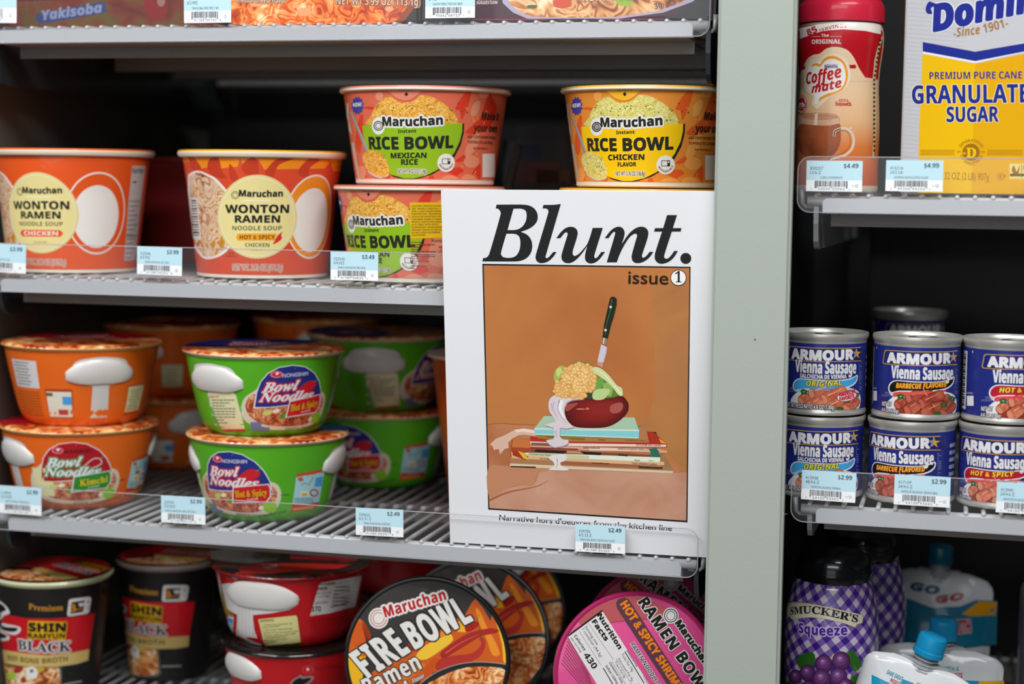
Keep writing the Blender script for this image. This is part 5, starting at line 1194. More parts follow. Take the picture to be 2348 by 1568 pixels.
def fire_print(p):
    p.crop(780, 1230, 4.638)
    w = lambda h, **k: mat(h, .3, 0, .6, .25, 25); Gr = w('3a3836')
    p.ell(923, 1312, 870, 880, Gr, 1, n=64)
    # flames right and left
    p.poly([(130,900),(200,870),(280,940),(330,1080),(300,1230),(250,1330),(240,1500),(200,1640),(100,1640),(45,1450),(60,1200)], flame, 2, smooth=3)
    p.poly([(45,1450),(80,1300),(180,1190),(230,1300),(240,1500),(180,1700),(80,1640)], w('e8b020'), 2.3, smooth=3); p.poly([(110,900),(180,880),(230,960),(270,1120),(180,1150),(100,1120)], w('cc5a1c'), 2.4, smooth=3)
    p.poly([(520,1300),(700,1180),(900,1120),(1050,1010),(1180,900),(1330,830),(1400,700),(1440,660),(1520,760),(1600,900),(1660,800),(1740,1000),(1790,1250),(1790,1370),(1500,1335),(1200,1370),(1000,1440),(880,1520),(700,1600),(300,1640),(330,1450)], w('cc5c1e'), 2)
    for pts, h in (([(800,1280),(900,1160),(1100,1060),(1150,1010),(1200,1100),(1080,1200),(950,1290),(860,1310)], 'eec03a'), ([(1180,960),(1260,900),(1370,940),(1350,1010),(1250,1010)], 'f0b020'), ([(1440,760),(1490,800),(1560,960),(1640,1100),(1700,1250),(1620,1260),(1560,1100),(1470,900)], 'e8902a'), ([(1640,820),(1700,900),(1770,1100),(1800,1300),(1740,1340),(1720,1150)], 'f0b82c'), ([(600,1480),(760,1380),(900,1350),(860,1420),(700,1520)], 'd87a28'), ([(1050,1060),(1130,960),(1220,930),(1160,1040)], 'e88a2c')):
        p.poly(pts, w(h), 2.8, smooth=3)
    for pts, h in (([(1060,1250),(1130,1180),(1300,1060),(1450,1000),(1600,975),(1690,995),(1640,1030),(1500,1060),(1350,1150),(1200,1240),(1100,1290)], 'a82a24'), ([(1020,1370),(1080,1290),(1250,1260),(1400,1240),(1500,1150),(1480,1080),(1530,1080),(1545,1160),(1480,1280),(1350,1340),(1150,1400),(1030,1420)], 'b4342c'), ([(1330,930),(1440,900),(1480,930),(1420,990),(1340,1010)], 'a4241e'), ([(860,1560),(880,1430),(980,1310),(1050,1300),(1010,1400),(950,1500)], 'c8501c'), ([(720,1170),(740,1120),(800,1160),(790,1220)], '9c3418')):
        p.poly(pts, w(h), 3.2, smooth=3)
    p.line([(1500,1080),(1490,1020),(1460,880),(1480,820)], (10, 4), w('3c4a1c'), 3.6, smooth=3); p.line([(1120,1240),(1300,1120),(1480,1040)], (12, 3), w('cc6a60'), 3.6, smooth=3)
    # bowl rim and food at lower right
    p.poly([(700,1690),(860,1560),(1000,1450),(1200,1365),(1400,1330),(1600,1335),(1800,1362),(1790,1500),(1700,1800),(1300,2050),(800,2000)], w('2b2a2a'), 4)
    p.line([(830,1580),(1000,1455),(1200,1372),(1400,1336),(1600,1338),(1812,1366)], 6, w('b4b0aa'), 5, smooth=4)
    p.poly([(920,1580),(1000,1530),(1150,1450),(1350,1390),(1600,1385),(1800,1430),(1760,1600),(1680,1750),(1300,1950),(900,1800)], fire_food, 5, smooth=2)
    # lettering
    Wt = w('e2dfd8'); Rd = w('b41c26'); K_ = w('201c1a')
    ring = [(c_[0], c_[1]) for c_ in ((408, 868),)][0]; p.ell(*ring, 106, 112, Wt, 5, n=40); p.ell(*ring, 88, 92, Rd, 6, n=36, ring=8); p.ell(*ring, 62, 64, Rd, 6, n=30, ring=7)
    p.text('Maruchan', 'B', 482, 858, 1130, 668, 115, Rd, 7, out=(Wt, 22), bold=3, track=.04)
    p.text('FIRE', 'B', 300, 1500, 745, 1220, 318, Wt, 7, out=(K_, 16), bold=8, slant=-.14, track=.07); p.text('BOWL', 'B', 800, 1195, 1412, 890, 300, Wt, 7, out=(K_, 16), bold=8, slant=-.10, track=.07)
    p.text('Ramen', 'B', 300, 1690, 870, 1400, 180, Wt, 7, out=(K_, 12), bold=3, track=.06); p.text('Beef', 'B', 560, 1740, 755, 1620, 100, Wt, 7, out=(K_, 10), bold=3); p.text('Flavor', 'I', 780, 1560, 905, 1490, 45, Wt, 7, out=(K_, 5))
t1, MF1, RF = edge_bowl(979, 1512, 192, .020, .06, -.10, 0, 'bowl standing on edge with flame-patterned lid in full view, the front one', '2c2220', '3a3836', FG)
p = Print(Flat((0, 0, .0001), (1, 0, 0), (0, 1, 0)), MF1); p.guess = (0, 0); fire_print(p)
# trim everything outside the lid: drop triangles beyond the rim
def clip_disc(p, R):
    out = []
    for V, Fc, m, l in p.sh:
        V2 = [((x*R/math.hypot(x, y), y*R/math.hypot(x, y)) if math.hypot(x, y) > R else (x, y)) for x, y in V]; out.append((V2, Fc, m, l))
    p.sh = out
clip_disc(p, RF*.944); lid_f = p.build('lid_print', t1)
for cx, cy, Y, tilt, yaw, roll, lb in ((1083, 1462, .100, .10, -.22, .16, 'bowl standing on edge with flame lid, half hidden behind the front one'), (1140, 1402, .205, .10, -.22, .3, 'bowl standing on edge with flame lid, furthest back of the three')):
    t2, M2, R2 = edge_bowl(cx, cy, 180 if Y < .15 else 160, Y, tilt, yaw, roll, lb, '2c2220', '3a3836', FG)
    o = lid_f.copy(); C.objects.link(o); o.parent = t2; k = R2/RF; o.scale = (k, k, 1)
# pink bowls
pink = lambda h, **k: mat(h, .3, 0, .6, .25, 25)
t1, MP1, RP = edge_bowl(1458, 1545, 190, .012, .08, .10, 0, 'pink bowl standing on edge with nutrition panel lid, the front one by the pillar', 'd84a8c', 'd8508c', FG, 'a8245c')
p = Print(Flat((0, 0, .0001), (1, 0, 0), (0, 1, 0)), MP1); p.guess = (0, 0); p.crop(1200, 1200, 4.261)
p.poly([(520,900),(600,800),(760,720),(1000,700),(1200,740),(1350,800),(1450,900),(900,960),(600,1000)], pink('b8585c'), 1, smooth=3)
Wt = pink('e0dcdc'); D = pink('22241c')
p.poly([(430,1100),(768,850),(1250,1600),(900,1700),(760,1640)], Wt, 3); p.poly([(425,1095),(768,845),(778,858),(438,1108)], D, 3.5)
def dl(st, k, x0, y0, x1, y1, h, m=D, **kw): p.text(st, k, x0, y0, x1, y1, h, m, 5, **kw)
dl('Nutrition', 'B', 722, 900, 930, 1230, 46, bold=2.5); dl('Facts', 'B', 668, 960, 800, 1150, 46, bold=2.5)
dl('Serving size', 'r', 598, 1010, 716, 1190, 26); dl('1 container (94.3g)', 'r', 572, 1035, 752, 1310, 26)
dl('Calories', 'B', 492, 1098, 590, 1245, 30); dl('per serving', 'r', 462, 1120, 558, 1260, 20); dl('430', 'B', 585, 1285, 680, 1425, 58, bold=1)
dl('Amount/serving', 'B', 1005, 1240, 1105, 1400, 16); dl('Total Fat 19g', 'r', 955, 1275, 1060, 1450, 24); dl('Saturated Fat 9g', 'r', 922, 1322, 1060, 1540, 22); dl('Trans Fat 0g', 'r', 888, 1352, 985, 1510, 22); dl('Cholesterol <5mg', 'B', 835, 1362, 960, 1560, 22); dl('Sodium 1,520mg', 'B', 800, 1392, 910, 1570, 24); dl('% Daily Value', 'r', 1165, 1490, 1260, 1640, 16)
for a, b, wd in (((638,978),(880,1330),3),((545,1050),(760,1385),3),((990,1250),(1180,1560),9),((905,1320),(1090,1620),3),((865,1345),(1040,1640),3),((780,1410),(920,1650),9)): p.line([a, b], wd, D, 4)
for k in range(9): p.line([(438-k*8, 1120+k*30), (640+k*14, 1480+k*40)], 6, pink('8c3a50'), 2.4)
p.poly([(905,780),(925,740),(985,722),(1030,740),(1560,1560),(1500,1640),(1450,1640),(915,830)], pink('5c3a48'), 3)
Og = pink('f0821e')
dl('HOT & SPICY SHRIMP', 'B', 945, 790, 1500, 1640, 78, Og, bold=3); 
dl('RAMEN BOWL', 'B', 1120, 770, 1750, 1690, 108, D, out=(pink('e6dfe0'), 9), bold=4, track=.05)
dl('RAMEN NOODLE SOUP', 'B', 1045, 1180, 1370, 1690, 42, D, out=(Wt, 5))
p.ell(1441, 900, 76, 80, pink('e6dfe0'), 4, n=36); p.ell(1441, 900, 66, 68, D, 5, n=36, ring=9); p.ell(1441, 900, 44, 46, D, 5, n=30, ring=6)
dl('Maruchan', 'B', 1482, 975, 1770, 1390, 66, D, out=(pink('e6dfe0'), 9), bold=5)
clip_disc(p, RP*.944); lid_p = p.build('lid_print', t1)
t2, M2, R2 = edge_bowl(1505, 1480, 178, .105, .22, .25, .25, 'pink bowl tilted back behind the front pink one, by the pillar', 'c04088', 'b83c78', FG, '9c2258')
o = lid_p.copy(); C.objects.link(o); o.parent = t2; o.scale = (R2/RP, R2/RP, 1)
p = Print(Rev([(-.06, R2*.66), (-.006, R2*.93)], R2, g=(.004, 0))); 
for k in range(16): p.rect(-.02-k*.003, -.04, -.0188-k*.003, -.012, mat('c8b0bc', .5), 1, px=False)
p.rect(-.012, -.045, .05, -.010, pink('c8b4b8'), 1, px=False); p.build('printed_wall', t2)
# ------------------------------------------------------------------ cans
CAN_H = .0600
M_tin = mat('cfcdc6', .32, .65, .0); M_tin2 = mat('8f8c86', .38, .8)
dsh = dict(coat=.25, rough=.38)
cb = lambda h, **k: mat(h, .4, 0, .25, **k)
saus = food('printed_sausage', 'mottle', [(.3, 'a85038'), (.5, 'c4644a'), (.7, 'd4805e')], 120, .4, .3, bands=.8)
saus2 = food('printed_bbq_sausage', 'mottle', [(.3, '7c2c20'), (.5, 'a04432'), (.7, 'b86048')], 120, .4, .3, bands=.8)
MC1, RC = spot(2002, 2199, 900, .044, 0)
ZCN1 = ZE+SURF; ZCN2 = ZCN1+CAN_H+.0006
def can_body(M, label, lab_c='1f2a78', group='small sausage cans stacked in twos'):
    t = thing('food_can', label, 'can', M, group); H = CAN_H; R = RC
    lathe('can_body', [(R*.955, .0005), (R, .0008), (R*1.012, .0018), (R*1.012, .0030), (R*.985, .0046), (R*.985, H-.0058), (R*.99, H-.0052)], M_tin, t, cap1=False)
    lathe('label_wrap', [(R*.990, .0052), (R*.990, H-.0072)], cb(lab_c), t, cap0=False, cap1=False)
    lathe('can_lid', [(R*.99, H-.0054), (R*1.02, H-.0036), (R*1.03, H-.0018), (R*1.02, H-.0002), (R*1.0, .0+H), (R*.975, H-.0006), (R*.95, H-.0034), (R*.90, H-.0036), (R*.86, H-.0030), (.001, H-.0030)], M_tin, t, cap0=False)
    bm = bmesh.new(); tube(bm, [(.011*math.cos(a*math.pi/8)*.9+.004, -.004+.007*math.sin(a*math.pi/8), H-.0022) for a in range(17)], .0009, 6, False)
    bx(bm, .012, .021, -.0062, -.0018, H-.0028, H-.0018, .0004); from_bm('pull_tab', bm, M_tin2, t, smooth=True)
    return t
Wc = cb('dedcdc'); Gd = cb('b8893c'); Nv = cb('1f2a78')
def can_front(p, kind):
    """crop (1780,740,3.6455) of the upper middle can"""
    # gold framed maker's name
    def frame(x0, y0, x1, y1): return [(x0+22, y0), (x1, y0+32), (x1, y1+12), (x0+6, y1), (x0, y1-14), (x0+8, y0+14)]
    p.poly([(905,232),(918,225),(1130,238),(1290,240),(1420,238),(1512,228),(1512,352),(1400,358),(1200,362),(1000,355),(898,344),(889,330)], Gd, 2)
    p.poly([(910,242),(922,233),(1130,246),(1290,248),(1420,246),(1530,236),(1530,342),(1400,350),(1200,354),(1000,347),(904,337),(897,328)], cb('1a2468'), 3)
    p.text('ARMOUR', 'B', 928, 330, 1452, 336, 80, Wc, 5, bold=6, path=[(930, 328), (1190, 346), (1452, 334)])
    p.poly([(1478+k_*math.cos(a)*.72, 287+k_*math.sin(a)) for a, k_ in [(-math.pi/2+i*math.pi/5, 50 if i % 2 == 0 else 19) for i in range(10)]], cb('d8a030'), 5)
    p.poly([(1478,240),(1470,275),(1440,272),(1465,292),(1455,326),(1478,300)], cb('8a8ca8'), 6)
    oy = -16 if kind == 'original' else 0; sy = 20 if kind == 'original' else 0; O = lambda L: [(x, y+(sy if y < 590 else 0)) for x, y in L]
    p.text('Vienna Sausage', 'B', 962, 462, 1472, 470, 100, Wc, 6, bold=3, path=[(964, 458+oy), (1200, 474+oy), (1472, 470+oy)], track=.02)
    if kind == 'original': p.text('SALCHICHA DE VIENNA', 'B', 1000, 506, 1400, 510, 34, Wc, 6, bold=1, path=[(1005, 492), (1200, 504), (1400, 498)])
    sw = {'original': '3fa0d8', 'bbq': '161418', 'hot': 'b01830'}[kind]; sw2 = {'original': 'a4d4ec', 'bbq': 'd84a40', 'hot': 'd84048'}[kind]
    p.poly(O([(940,570),(938,530),(960,495),(1010,478),(1150,490),(1320,492),(1430,478),(1482,445),(1486,480),(1470,520),(1420,555),(1300,575),(1150,580),(1020,590),(970,615)]), Wc, 3.4, smooth=2)
    p.poly(O([(950,568),(948,532),(968,502),(1012,486),(1150,498),(1320,500),(1432,487),(1476,456),(1478,485),(1460,515),(1415,545),(1300,565),(1150,568),(1020,566),(975,580)]), cb(sw), 4, smooth=2)
    p.poly(O([(975,590),(1020,575),(1150,578),(1300,575),(1420,555),(1390,580),(1250,600),(1080,600),(990,620)]), cb(sw2), 4.2, smooth=2)
    nm = {'original': 'ORIGINAL', 'bbq': 'BARBECUE FLAVORED', 'hot': 'HOT & SPICY'}[kind]
    x0, x1 = {'original': (1060, 1360), 'bbq': (1002, 1420), 'hot': (1010, 1380)}[kind]
    p.text(nm, 'I', x0, 545, x1, 535, 40 if kind != 'original' else 46, cb('ecd23a' if kind != 'bbq' else 'f0b82c'), 6, out=(cb('203a20' if kind == 'original' else '8c1a14'), 4), bold=.6, track=.02, path=[(x0, 543+sy), ((x0+x1)/2, 549+sy), (x1, 532+sy)])
    # plate of sausages
    p.poly([(915,700),(960,630),(1050,590),(1250,575),(1400,575),(1480,600),(1504,650),(1502,720),(1480,780),(1440,806),(1250,812),(1080,806),(980,770)], Wc, 2, smooth=3)
    p.poly([(1000,740),(1050,640),(1250,590),(1420,600),(1480,660),(1470,760),(1300,800),(1120,800)], cb('8c3220' if kind != 'original' else 'b87858'), 2.6, smooth=3)
    def sausage(x0, y0, x1, y1, wd, hl):
        m = saus2 if kind == 'bbq' else saus
        d = Vector((x1-x0, y1-y0)).normalized(); n = Vector((-d.y, d.x))*wd/2
        p.poly([(x0+n.x*1.14, y0+n.y*1.14), (x1+n.x*1.14, y1+n.y*1.14), (x1+d.x*wd*.36, y1+d.y*wd*.36), (x1-n.x*1.14, y1-n.y*1.14), (x0-n.x*1.14, y0-n.y*1.14), (x0-d.x*wd*.38, y0-d.y*wd*.38)], cb('6c2014' if kind != 'original' else '9c5234'), hl-.15, smooth=3)
        p.poly([(x0+n.x, y0+n.y), (x1+n.x, y1+n.y), (x1+d.x*wd*.28, y1+d.y*wd*.28), (x1-n.x, y1-n.y), (x0-n.x, y0-n.y), (x0-d.x*wd*.3, y0-d.y*wd*.3)], m, hl, smooth=3)
        p.ell(x0, y0, wd*.26, wd*.5, cb('d08868' if kind != 'bbq' else 'b85c46'), hl+.3, n=16, rot=math.atan2(d.y, d.x))
        p.line([(x0+d.x*wd*.5-n.x*.45, y0+d.y*wd*.5-n.y*.45), (x1-n.x*.5, y1-n.y*.5)], (wd*.13, wd*.06), cb('e4a484' if kind != 'bbq' else 'cc7a60'), hl+.5)
    sausage(1010, 690, 1060, 650, 66, 3.2); sausage(1105, 630, 1280, 580, 78, 3.6); sausage(1215, 680, 1375, 605, 84, 4.4); sausage(1410, 620, 1440, 640, 60, 3)
    sausage(1095, 735, 1180, 690, 84, 4.9); sausage(1240, 760, 1380, 690, 84, 5.4); sausage(1400, 760, 1465, 680, 80, 5.6)
    for x, y in ((1040,615),(1185,790),(1345,760),(1465,635),(1400,690)):
        for dx, dy in ((-16,-8),(0,-14),(16,-6),(-10,10),(12,10)): p.ell(x+dx*1.2, y+dy, 15, 11, cb('2c5c20'), 6.6, n=7)
    p.line([(1225,545),(1262,612)], 7, cb('d8887c' if kind != 'original' else '5c90a8'), 7); p.line([(1305,675),(1325,705)], 4, cb('e0c090'), 7)
    p.text('SERVING', 'r', 912, 592, 968, 596, 16, cb('8a90b8'), 5); p.text('SUGGESTION', 'r', 886, 612, 970, 616, 15, cb('8a90b8'), 5)
    if kind != 'original':
        p.text('NET WT', 'B', 886, 692, 962, 696, 36, Wc, 8, out=(cb('2a2438'), 4)); p.text('4.6 OZ (130g)', 'B', 882, 744, 1022, 758, 34, Wc, 8, out=(cb('2a2438'), 4))
    else:
        p.text('NET WT/PESO NETO 4.6 OZ (130g)', 'B', 880, 735, 1300, 762, 36, Wc, 8, out=(cb('2a2438'), 5))
        p.ell(1400, 650, 82, 44, cb('c8243c'), 7, rot=-.25); p.ell(1400, 650, 76, 38, Wc, 7.4, rot=-.25); p.text("AMERICA'S", 'I', 1340, 652, 1470, 618, 30, cb('c8243c'), 8.4, bold=2); p.text('FAVORITE', 'I', 1345, 690, 1462, 658, 30, cb('c8243c'), 8.4, bold=2)
        p.text('FAVORITO DE AMERICA', 'B', 1350, 728, 1475, 692, 12, cb('c8243c'), 8)
    # side text, small white squares left empty, cut marks
    lines_block(p, 1495, 375, 1516, 600, 14, cb('6c74a8'), 3, .5, 3)
    p.rect(812, 568, 842, 650, Wc, 3); p.text('1032004', 'r', 812, 552, 838, 552, 12, Wc, 3); p.rect(840, 198, 843, 218, Wc, 3); p.rect(853, 740, 856, 760, Wc, 3); p.rect(872, 215, 874, 790, cb('2c3a8c'), 2)
    # rear text column
    R = RC; th0 = R*1.45
    for i, s_ in enumerate(('MADE WITH CHICKEN,', 'BEEF & PORK ADDED', 'IN BARBECUE SAUCE', 'HICKORY SMOKE', 'FLAVOR ADDED')): p.text(s_, 'B', th0, .041-i*.0052, th0+.0007*len(s_)*1.1, .041-i*.0052, .0027, Wc, 3, px=False)
    p.rect(-R*1.75, .008, -R*1.40, .050, Wc, 3, px=False)
    for k in range(24): p.rect(-R*1.70, .010+k*.0016, -R*1.48, .0107+k*.0016+(.0006 if k % 3 == 0 else 0), cb('1c1c22'), 4, px=False)
can_mesh = {}
MCref = Matrix.Translation((0, 0, ZCN2)) @ MC1
def food_can(M, kind, label):
    t = can_body(M, label)
    if kind not in can_mesh:
        p = Print(Rev([(.0052, RC*.990), (CAN_H-.0072, RC*.990)], RC, g=(.002, 0)), MCref); p.guess = (0, .03); p.crop(1780, 740, 3.6455); can_front(p, kind); can_mesh[kind] = p.build('label_print', t)
    else:
        o = can_mesh[kind].copy(); C.objects.link(o); o.parent = t
RZ = lambda a: Matrix.Rotation(a, 4, 'Z')
food_can(MCref, 'bbq', 'blue sausage can with black barbecue band, on top of the middle stack')
Mx, _ = spot(1990, 2187, 1080, .042, ZCN1); food_can(Mx @ RZ(-.42), 'bbq', 'blue sausage can with black barbecue band, bottom of the middle stack')
Mx, _ = spot(1790, 1986, 860, .046, ZCN2); food_can(Mx @ RZ(-.10), 'original', 'blue sausage can with light blue band, on top of the stack next to the pillar')
Mx, _ = spot(1782, 1979, 1060, .044, ZCN1); food_can(Mx @ RZ(-.08), 'original', 'blue sausage can with light blue band, bottom of the stack next to the pillar')
Mx, _ = spot(2209, 2408, 900, .044, ZCN2); food_can(Mx @ RZ(.28), 'hot', 'blue sausage can with red band, on top of the stack cut by the right edge')
Mx, _ = spot(2199, 2398, 1080, .042, ZCN1); food_can(Mx @ RZ(-.33), 'hot', 'blue sausage can with red band, bottom of the stack cut by the right edge')
P_ = at(2085, 760, .30)
for k in range(2):
    food_can(Matrix.Translation((P_.x, .30, (ZCN1, ZCN2)[k]+.0)) @ RZ(.2), 'bbq', ('blue sausage can in deep shadow at the back, bottom of its stack', 'blue sausage can in deep shadow at the back, on top of its stack')[k])

# ------------------------------------------------------------------ creamer bottle
MB_, RBt = spot(1829, 2027, 60, .052, ZD+SURF)
Hc = (at(1925, 45, .02).z)-(ZD+SURF)          # height of the cap's lower edge
creamp = food('bottle_cream', 'mottle', [(.3, 'd9a878'), (.6, 'e2b888')], 6, .35, .6)
prof_b = [(0, RBt*.90), (.003, RBt*.955), (.02, RBt*.945), (.045, RBt*.955), (Hc-.056, RBt*.925), (Hc-.046, RBt*.91), (Hc-.034, RBt*.925), (Hc-.024, RBt*.965), (Hc-.014, RBt*.995), (Hc-.006, RBt*.98), (Hc-.001, RBt*.93)]
pb = seg_prof(prof_b, 5)
t = thing('creamer_bottle', 'red and cream coffee creamer bottle with red cap beside the pillar', 'creamer bottle', MB_)
sl = bpy.data.materials.new('creamer_sleeve'); sl.use_nodes = True
n = sl.node_tree.nodes; L = sl.node_tree.links; b = n['Principled BSDF']; b.inputs['Roughness'].default_value = .4; b.inputs['Specular IOR Level'].default_value = .22; b.inputs['Coat Weight'].default_value = .45; b.inputs['Coat Roughness'].default_value = .06
tc = n.new('ShaderNodeTexCoord'); sp = n.new('ShaderNodeSeparateXYZ'); mr = n.new('ShaderNodeMapRange'); mr.inputs[1].default_value = 0; mr.inputs[2].default_value = Hc
r_ = ramp(n, [(.0, 'b8471c'), (.10, 'c4541f'), (.27, 'd67c3e'), (.42, 'dfb184'), (.62, 'e2c29c'), (.85, 'e6cba8')])
nz = n.new('ShaderNodeTexNoise'); nz.inputs['Scale'].default_value = 45; nz.inputs['Detail'].default_value = 3; bp = n.new('ShaderNodeBump'); bp.inputs['Strength'].default_value = .35; bp.inputs['Distance'].default_value = .002
L.new(tc.outputs['Object'], sp.inputs[0]); L.new(sp.outputs[2], mr.inputs[0]); L.new(mr.outputs[0], r_.inputs[0]); L.new(r_.outputs[0], b.inputs['Base Color']); L.new(tc.outputs['Object'], nz.inputs[0]); L.new(nz.outputs[0], bp.inputs['Height']); L.new(bp.outputs[0], b.inputs['Coat Normal'])
lathe('bottle_body', [(r, z) for z, r in pb], [sl, mat('c9bfae', .35, 0, .5)], t, midx=[1 if z > Hc-.0165 or z < .004 else 0 for z, r in pb][:len(pb)-1]+[1], cap1=True)
ribw = lambda th, z: .0002*math.cos(th*60)
lathe('cap', [(RBt*.97, Hc-.0003), (RBt*1.0, Hc+.0002), (RBt*.995, Hc+.010), (RBt*.96, Hc+.0135), (RBt*.90, Hc+.016), (RBt*.90, Hc+.022), (RBt*.6, Hc+.024), (.001, Hc+.024)], mat('c4203a', .35, 0, .2), t, label='red screw cap')
p = Print(Rev(pb, RBt, g=(.002, .004)), MB_); p.guess = (0, .08); p.crop(1800, 80, 4.355)
sm_ = lambda h: mat(h, .4, 0, .45, .35, 45)
Rb = sm_('b4101e'); We = sm_('e2dcd2')
# red shoulder flowing down the sides
tb = p.raw(500, 428).y; tt = p.raw(500, -110).y; p.rect(-RBt*2.2, tb, RBt*1.28, tt, Rb, 1, px=False)
p.poly([(128,462),(140,410),(160,370),(182,325),(222,242),(282,200),(345,188),(410,139),(480,120),(560,127),(630,157),(690,232),(740,332),(800,425),(888,436),(893,462),(500,462)], sl, 1.6, cs=5)
p.poly([(150,-62),(300,-98),(580,-140),(800,-138),(955,-120),(955,-6),(800,-40),(580,-56),(440,-46),(300,-18),(150,42)], We, 3, sub=6)
p.text('85', 'B', 232, 8, 330, -32, 60, sm_('b8203c'), 4, bold=2); p.text('SERVINGS*', 'B', 345, -40, 640, -118, 34, sm_('b8203c'), 4, path=[(345, -22), (500, -66), (640, -72)])
p.text('The', 'B', 365, 24, 440, 20, 32, We, 4); p.line([(268,18),(350,16)], 3, We, 4); p.line([(455,16),(562,16)], 3, We, 4); p.text('ORIGINAL', 'B', 268, 90, 560, 88, 42, We, 4, bold=1)
# glow and heart
p.poly([(190,480),(200,330),(260,245),(345,235),(420,190),(520,190),(610,240),(650,350),(640,480),(560,570),(450,620),(345,720),(310,740),(270,690),(280,610),(210,560)], sm_('ead6bc'), 2.6, smooth=3)
p.poly([(215,480),(225,350),(280,275),(350,265),(430,225),(510,220),(580,265),(618,360),(605,470),(530,540),(420,585),(345,670),(300,690),(300,600),(240,550)], sm_('ece6de'), 3, smooth=3)
og = sm_('e8981e')
p.poly([(258,320),(280,290),(320,283),(350,295),(390,240),(450,210),(520,220),(580,260),(620,340),(625,430),(600,510),(560,560),(470,600),(380,635),(332,675),(345,630),(420,590),(520,560),(580,510),(605,430),(600,350),(570,280),(510,245),(450,240),(400,262),(350,320),(310,305)], og, 4, cs=4)
p.text('Nestle', 'B', 397, 330, 525, 330, 30, sm_('2a3a8c'), 5, bold=1); p.rect(415, 296, 525, 300, sm_('2a3a8c'), 5)
cr = sm_('c01826')
p.text('Coffee', 'I', 216, 500, 568, 420, 112, cr, 6, bold=2.5, path=[(216, 492), (400, 458), (568, 418)], slant=.05)
p.text('mate', 'I', 266, 575, 570, 510, 84, cr, 6, bold=2.5, slant=.05, path=[(266, 580), (420, 554), (570, 516)])
p.text('RICH &', 'B', 540, 668, 632, 666, 26, cr, 5); p.text('Smooth', 'S', 502, 706, 662, 708, 40, cr, 5, bold=1)
p.ell(166, 697, 56, 92, cr, 5); p.ell(166, 697, 50, 84, We, 5.4, ring=4); p.text('#1', 'B', 138, 725, 186, 725, 54, We, 6, bold=1.5)
p.text("AMERICA'S", 'B', 0, 0, 0, 0, 18, We, 6, path=[(126, 690), (140, 645), (166, 630), (192, 645), (206, 680)]); p.text('CREAMER', 'B', 0, 0, 0, 0, 18, We, 6, path=[(126, 730), (145, 768), (170, 778), (192, 762), (206, 725)])
# cup picture
gl = sm_('dcc4ac')
p.poly([(160,800),(180,785),(300,778),(460,785),(540,815),(545,900),(560,990),(555,1080),(520,1180),(440,1240),(240,1240),(150,1190),(108,1080),(115,980),(150,890)], sm_('b87c58'), 3, smooth=3)
p.poly([(155,890),(300,905),(450,905),(545,885),(556,990),(548,1080),(510,1170),(430,1225),(260,1228),(165,1185),(118,1090),(125,980)], food('printed_coffee', 'mottle', [(.3, '7c3c22'), (.5, '984e2e'), (.65, 'a85a34')], 40, .35, .6, bands=1.5), 4, smooth=3)
p.ell(350, 823, 190, 36, gl, 4.6, ring=5); p.ell(350, 830, 160, 24, sm_('c08a64'), 4.4)
p.poly([(150,885),(165,825),(300,860),(450,858),(535,830),(545,885),(450,903),(300,903)], sm_('cfa486'), 4.2); p.poly([(300,790),(330,780),(320,900),(290,900)], sm_('e8d4bc'), 5)
p.line([(490,1015),(500,960),(560,935),(620,940),(670,990),(685,1060),(665,1140),(600,1200),(520,1222),(450,1238)], 26, gl, 5, smooth=5); p.line([(500,1000),(520,970),(580,955),(630,975),(650,1040),(640,1110),(590,1170),(510,1205)], 5, sm_('9c6038'), 6, smooth=5)
p.line([(490,1015),(500,960),(560,935)], 12, sm_('5c3c2a'), 6, smooth=4); p.line([(430,1238),(500,1212)], 12, sm_('6c4a34'), 6)
p.ell(655, 933, 12, 7, We, 7, n=12)
p.text('NET WT', 'r', 30, 1370, 108, 1370, 36, sm_('d8b090'), 5); p.text('6 OZ (170g)', 'r', -60, 1425, 142, 1425, 40, sm_('d8b090'), 5)
# facts column round the right side
p.poly([(965,10),(978,12),(930,200),(905,420),(900,700),(905,950),(885,1230),(868,1230),(885,900),(872,440),(890,250),(920,130)], sm_('cfc098'), 5)
for k in range(26): p.poly([(940-min(k, 9)*6.5, 40+k*44), (962-min(k, 9)*7, 44+k*44), (958-min(k, 9)*7, 66+k*44), (936-min(k, 9)*6.5, 62+k*44)], sm_('3a3420'), 5.6)
p.build('printed_sleeve', t)

# ------------------------------------------------------------------ sugar box
A = at(2062, 440, .034); ang = -.16
MX = Matrix.Translation((A.x, .034, ZD+SURF)) @ RZ(ang)
t = thing('sugar_box', 'white and yellow carton of granulated sugar cut by the right picture edge', 'sugar box', MX)
ye = food('box_yellow', 'mottle', [(.3, 'e0b400'), (.7, 'e4ba08')], 5, .4, .3); bxh = .19; bxw = .128
box('carton', 0, bxw, 0, .052, 0, bxh, mat('b9b9bd', .55, 0, 0), t, bev=.0012)
p = Print(Flat((0, 0, 0)), MX); p.guess = (.06, .07); p.tmin = .0008; p.crop(1780, 0, 2.6127)
f_ = lambda h: mat(h, .55, 0, 0, spec=.12)
for k in range(75): z = .018+k*.0030; p.poly([(.0008, z), (.042, z-.0030*1.4), (.042, z-.0026*1.4), (.0008, z+.0005)], f_('b2b4bc'), .4, px=False)
bl = f_('1b2884')
p.poly([(878,252),(1192,312),(1500,252),(1800,196),(1800,268),(1500,310),(1192,378),(878,322)], f_('dcdce0'), 1); p.poly([(878,252),(1192,310),(1500,256),(1800,200),(1800,260),(1500,306),(1192,366),(878,308)], bl, 2)
p.poly([(876,322),(1192,382),(1500,318),(1800,262),(1800,1180),(850,1168),(852,900)], f_('e0b000'), 1.2); p.poly([(1192,382),(1500,318),(1800,262),(1800,1180),(1168,1172)], f_('d8a000'), 1.6)
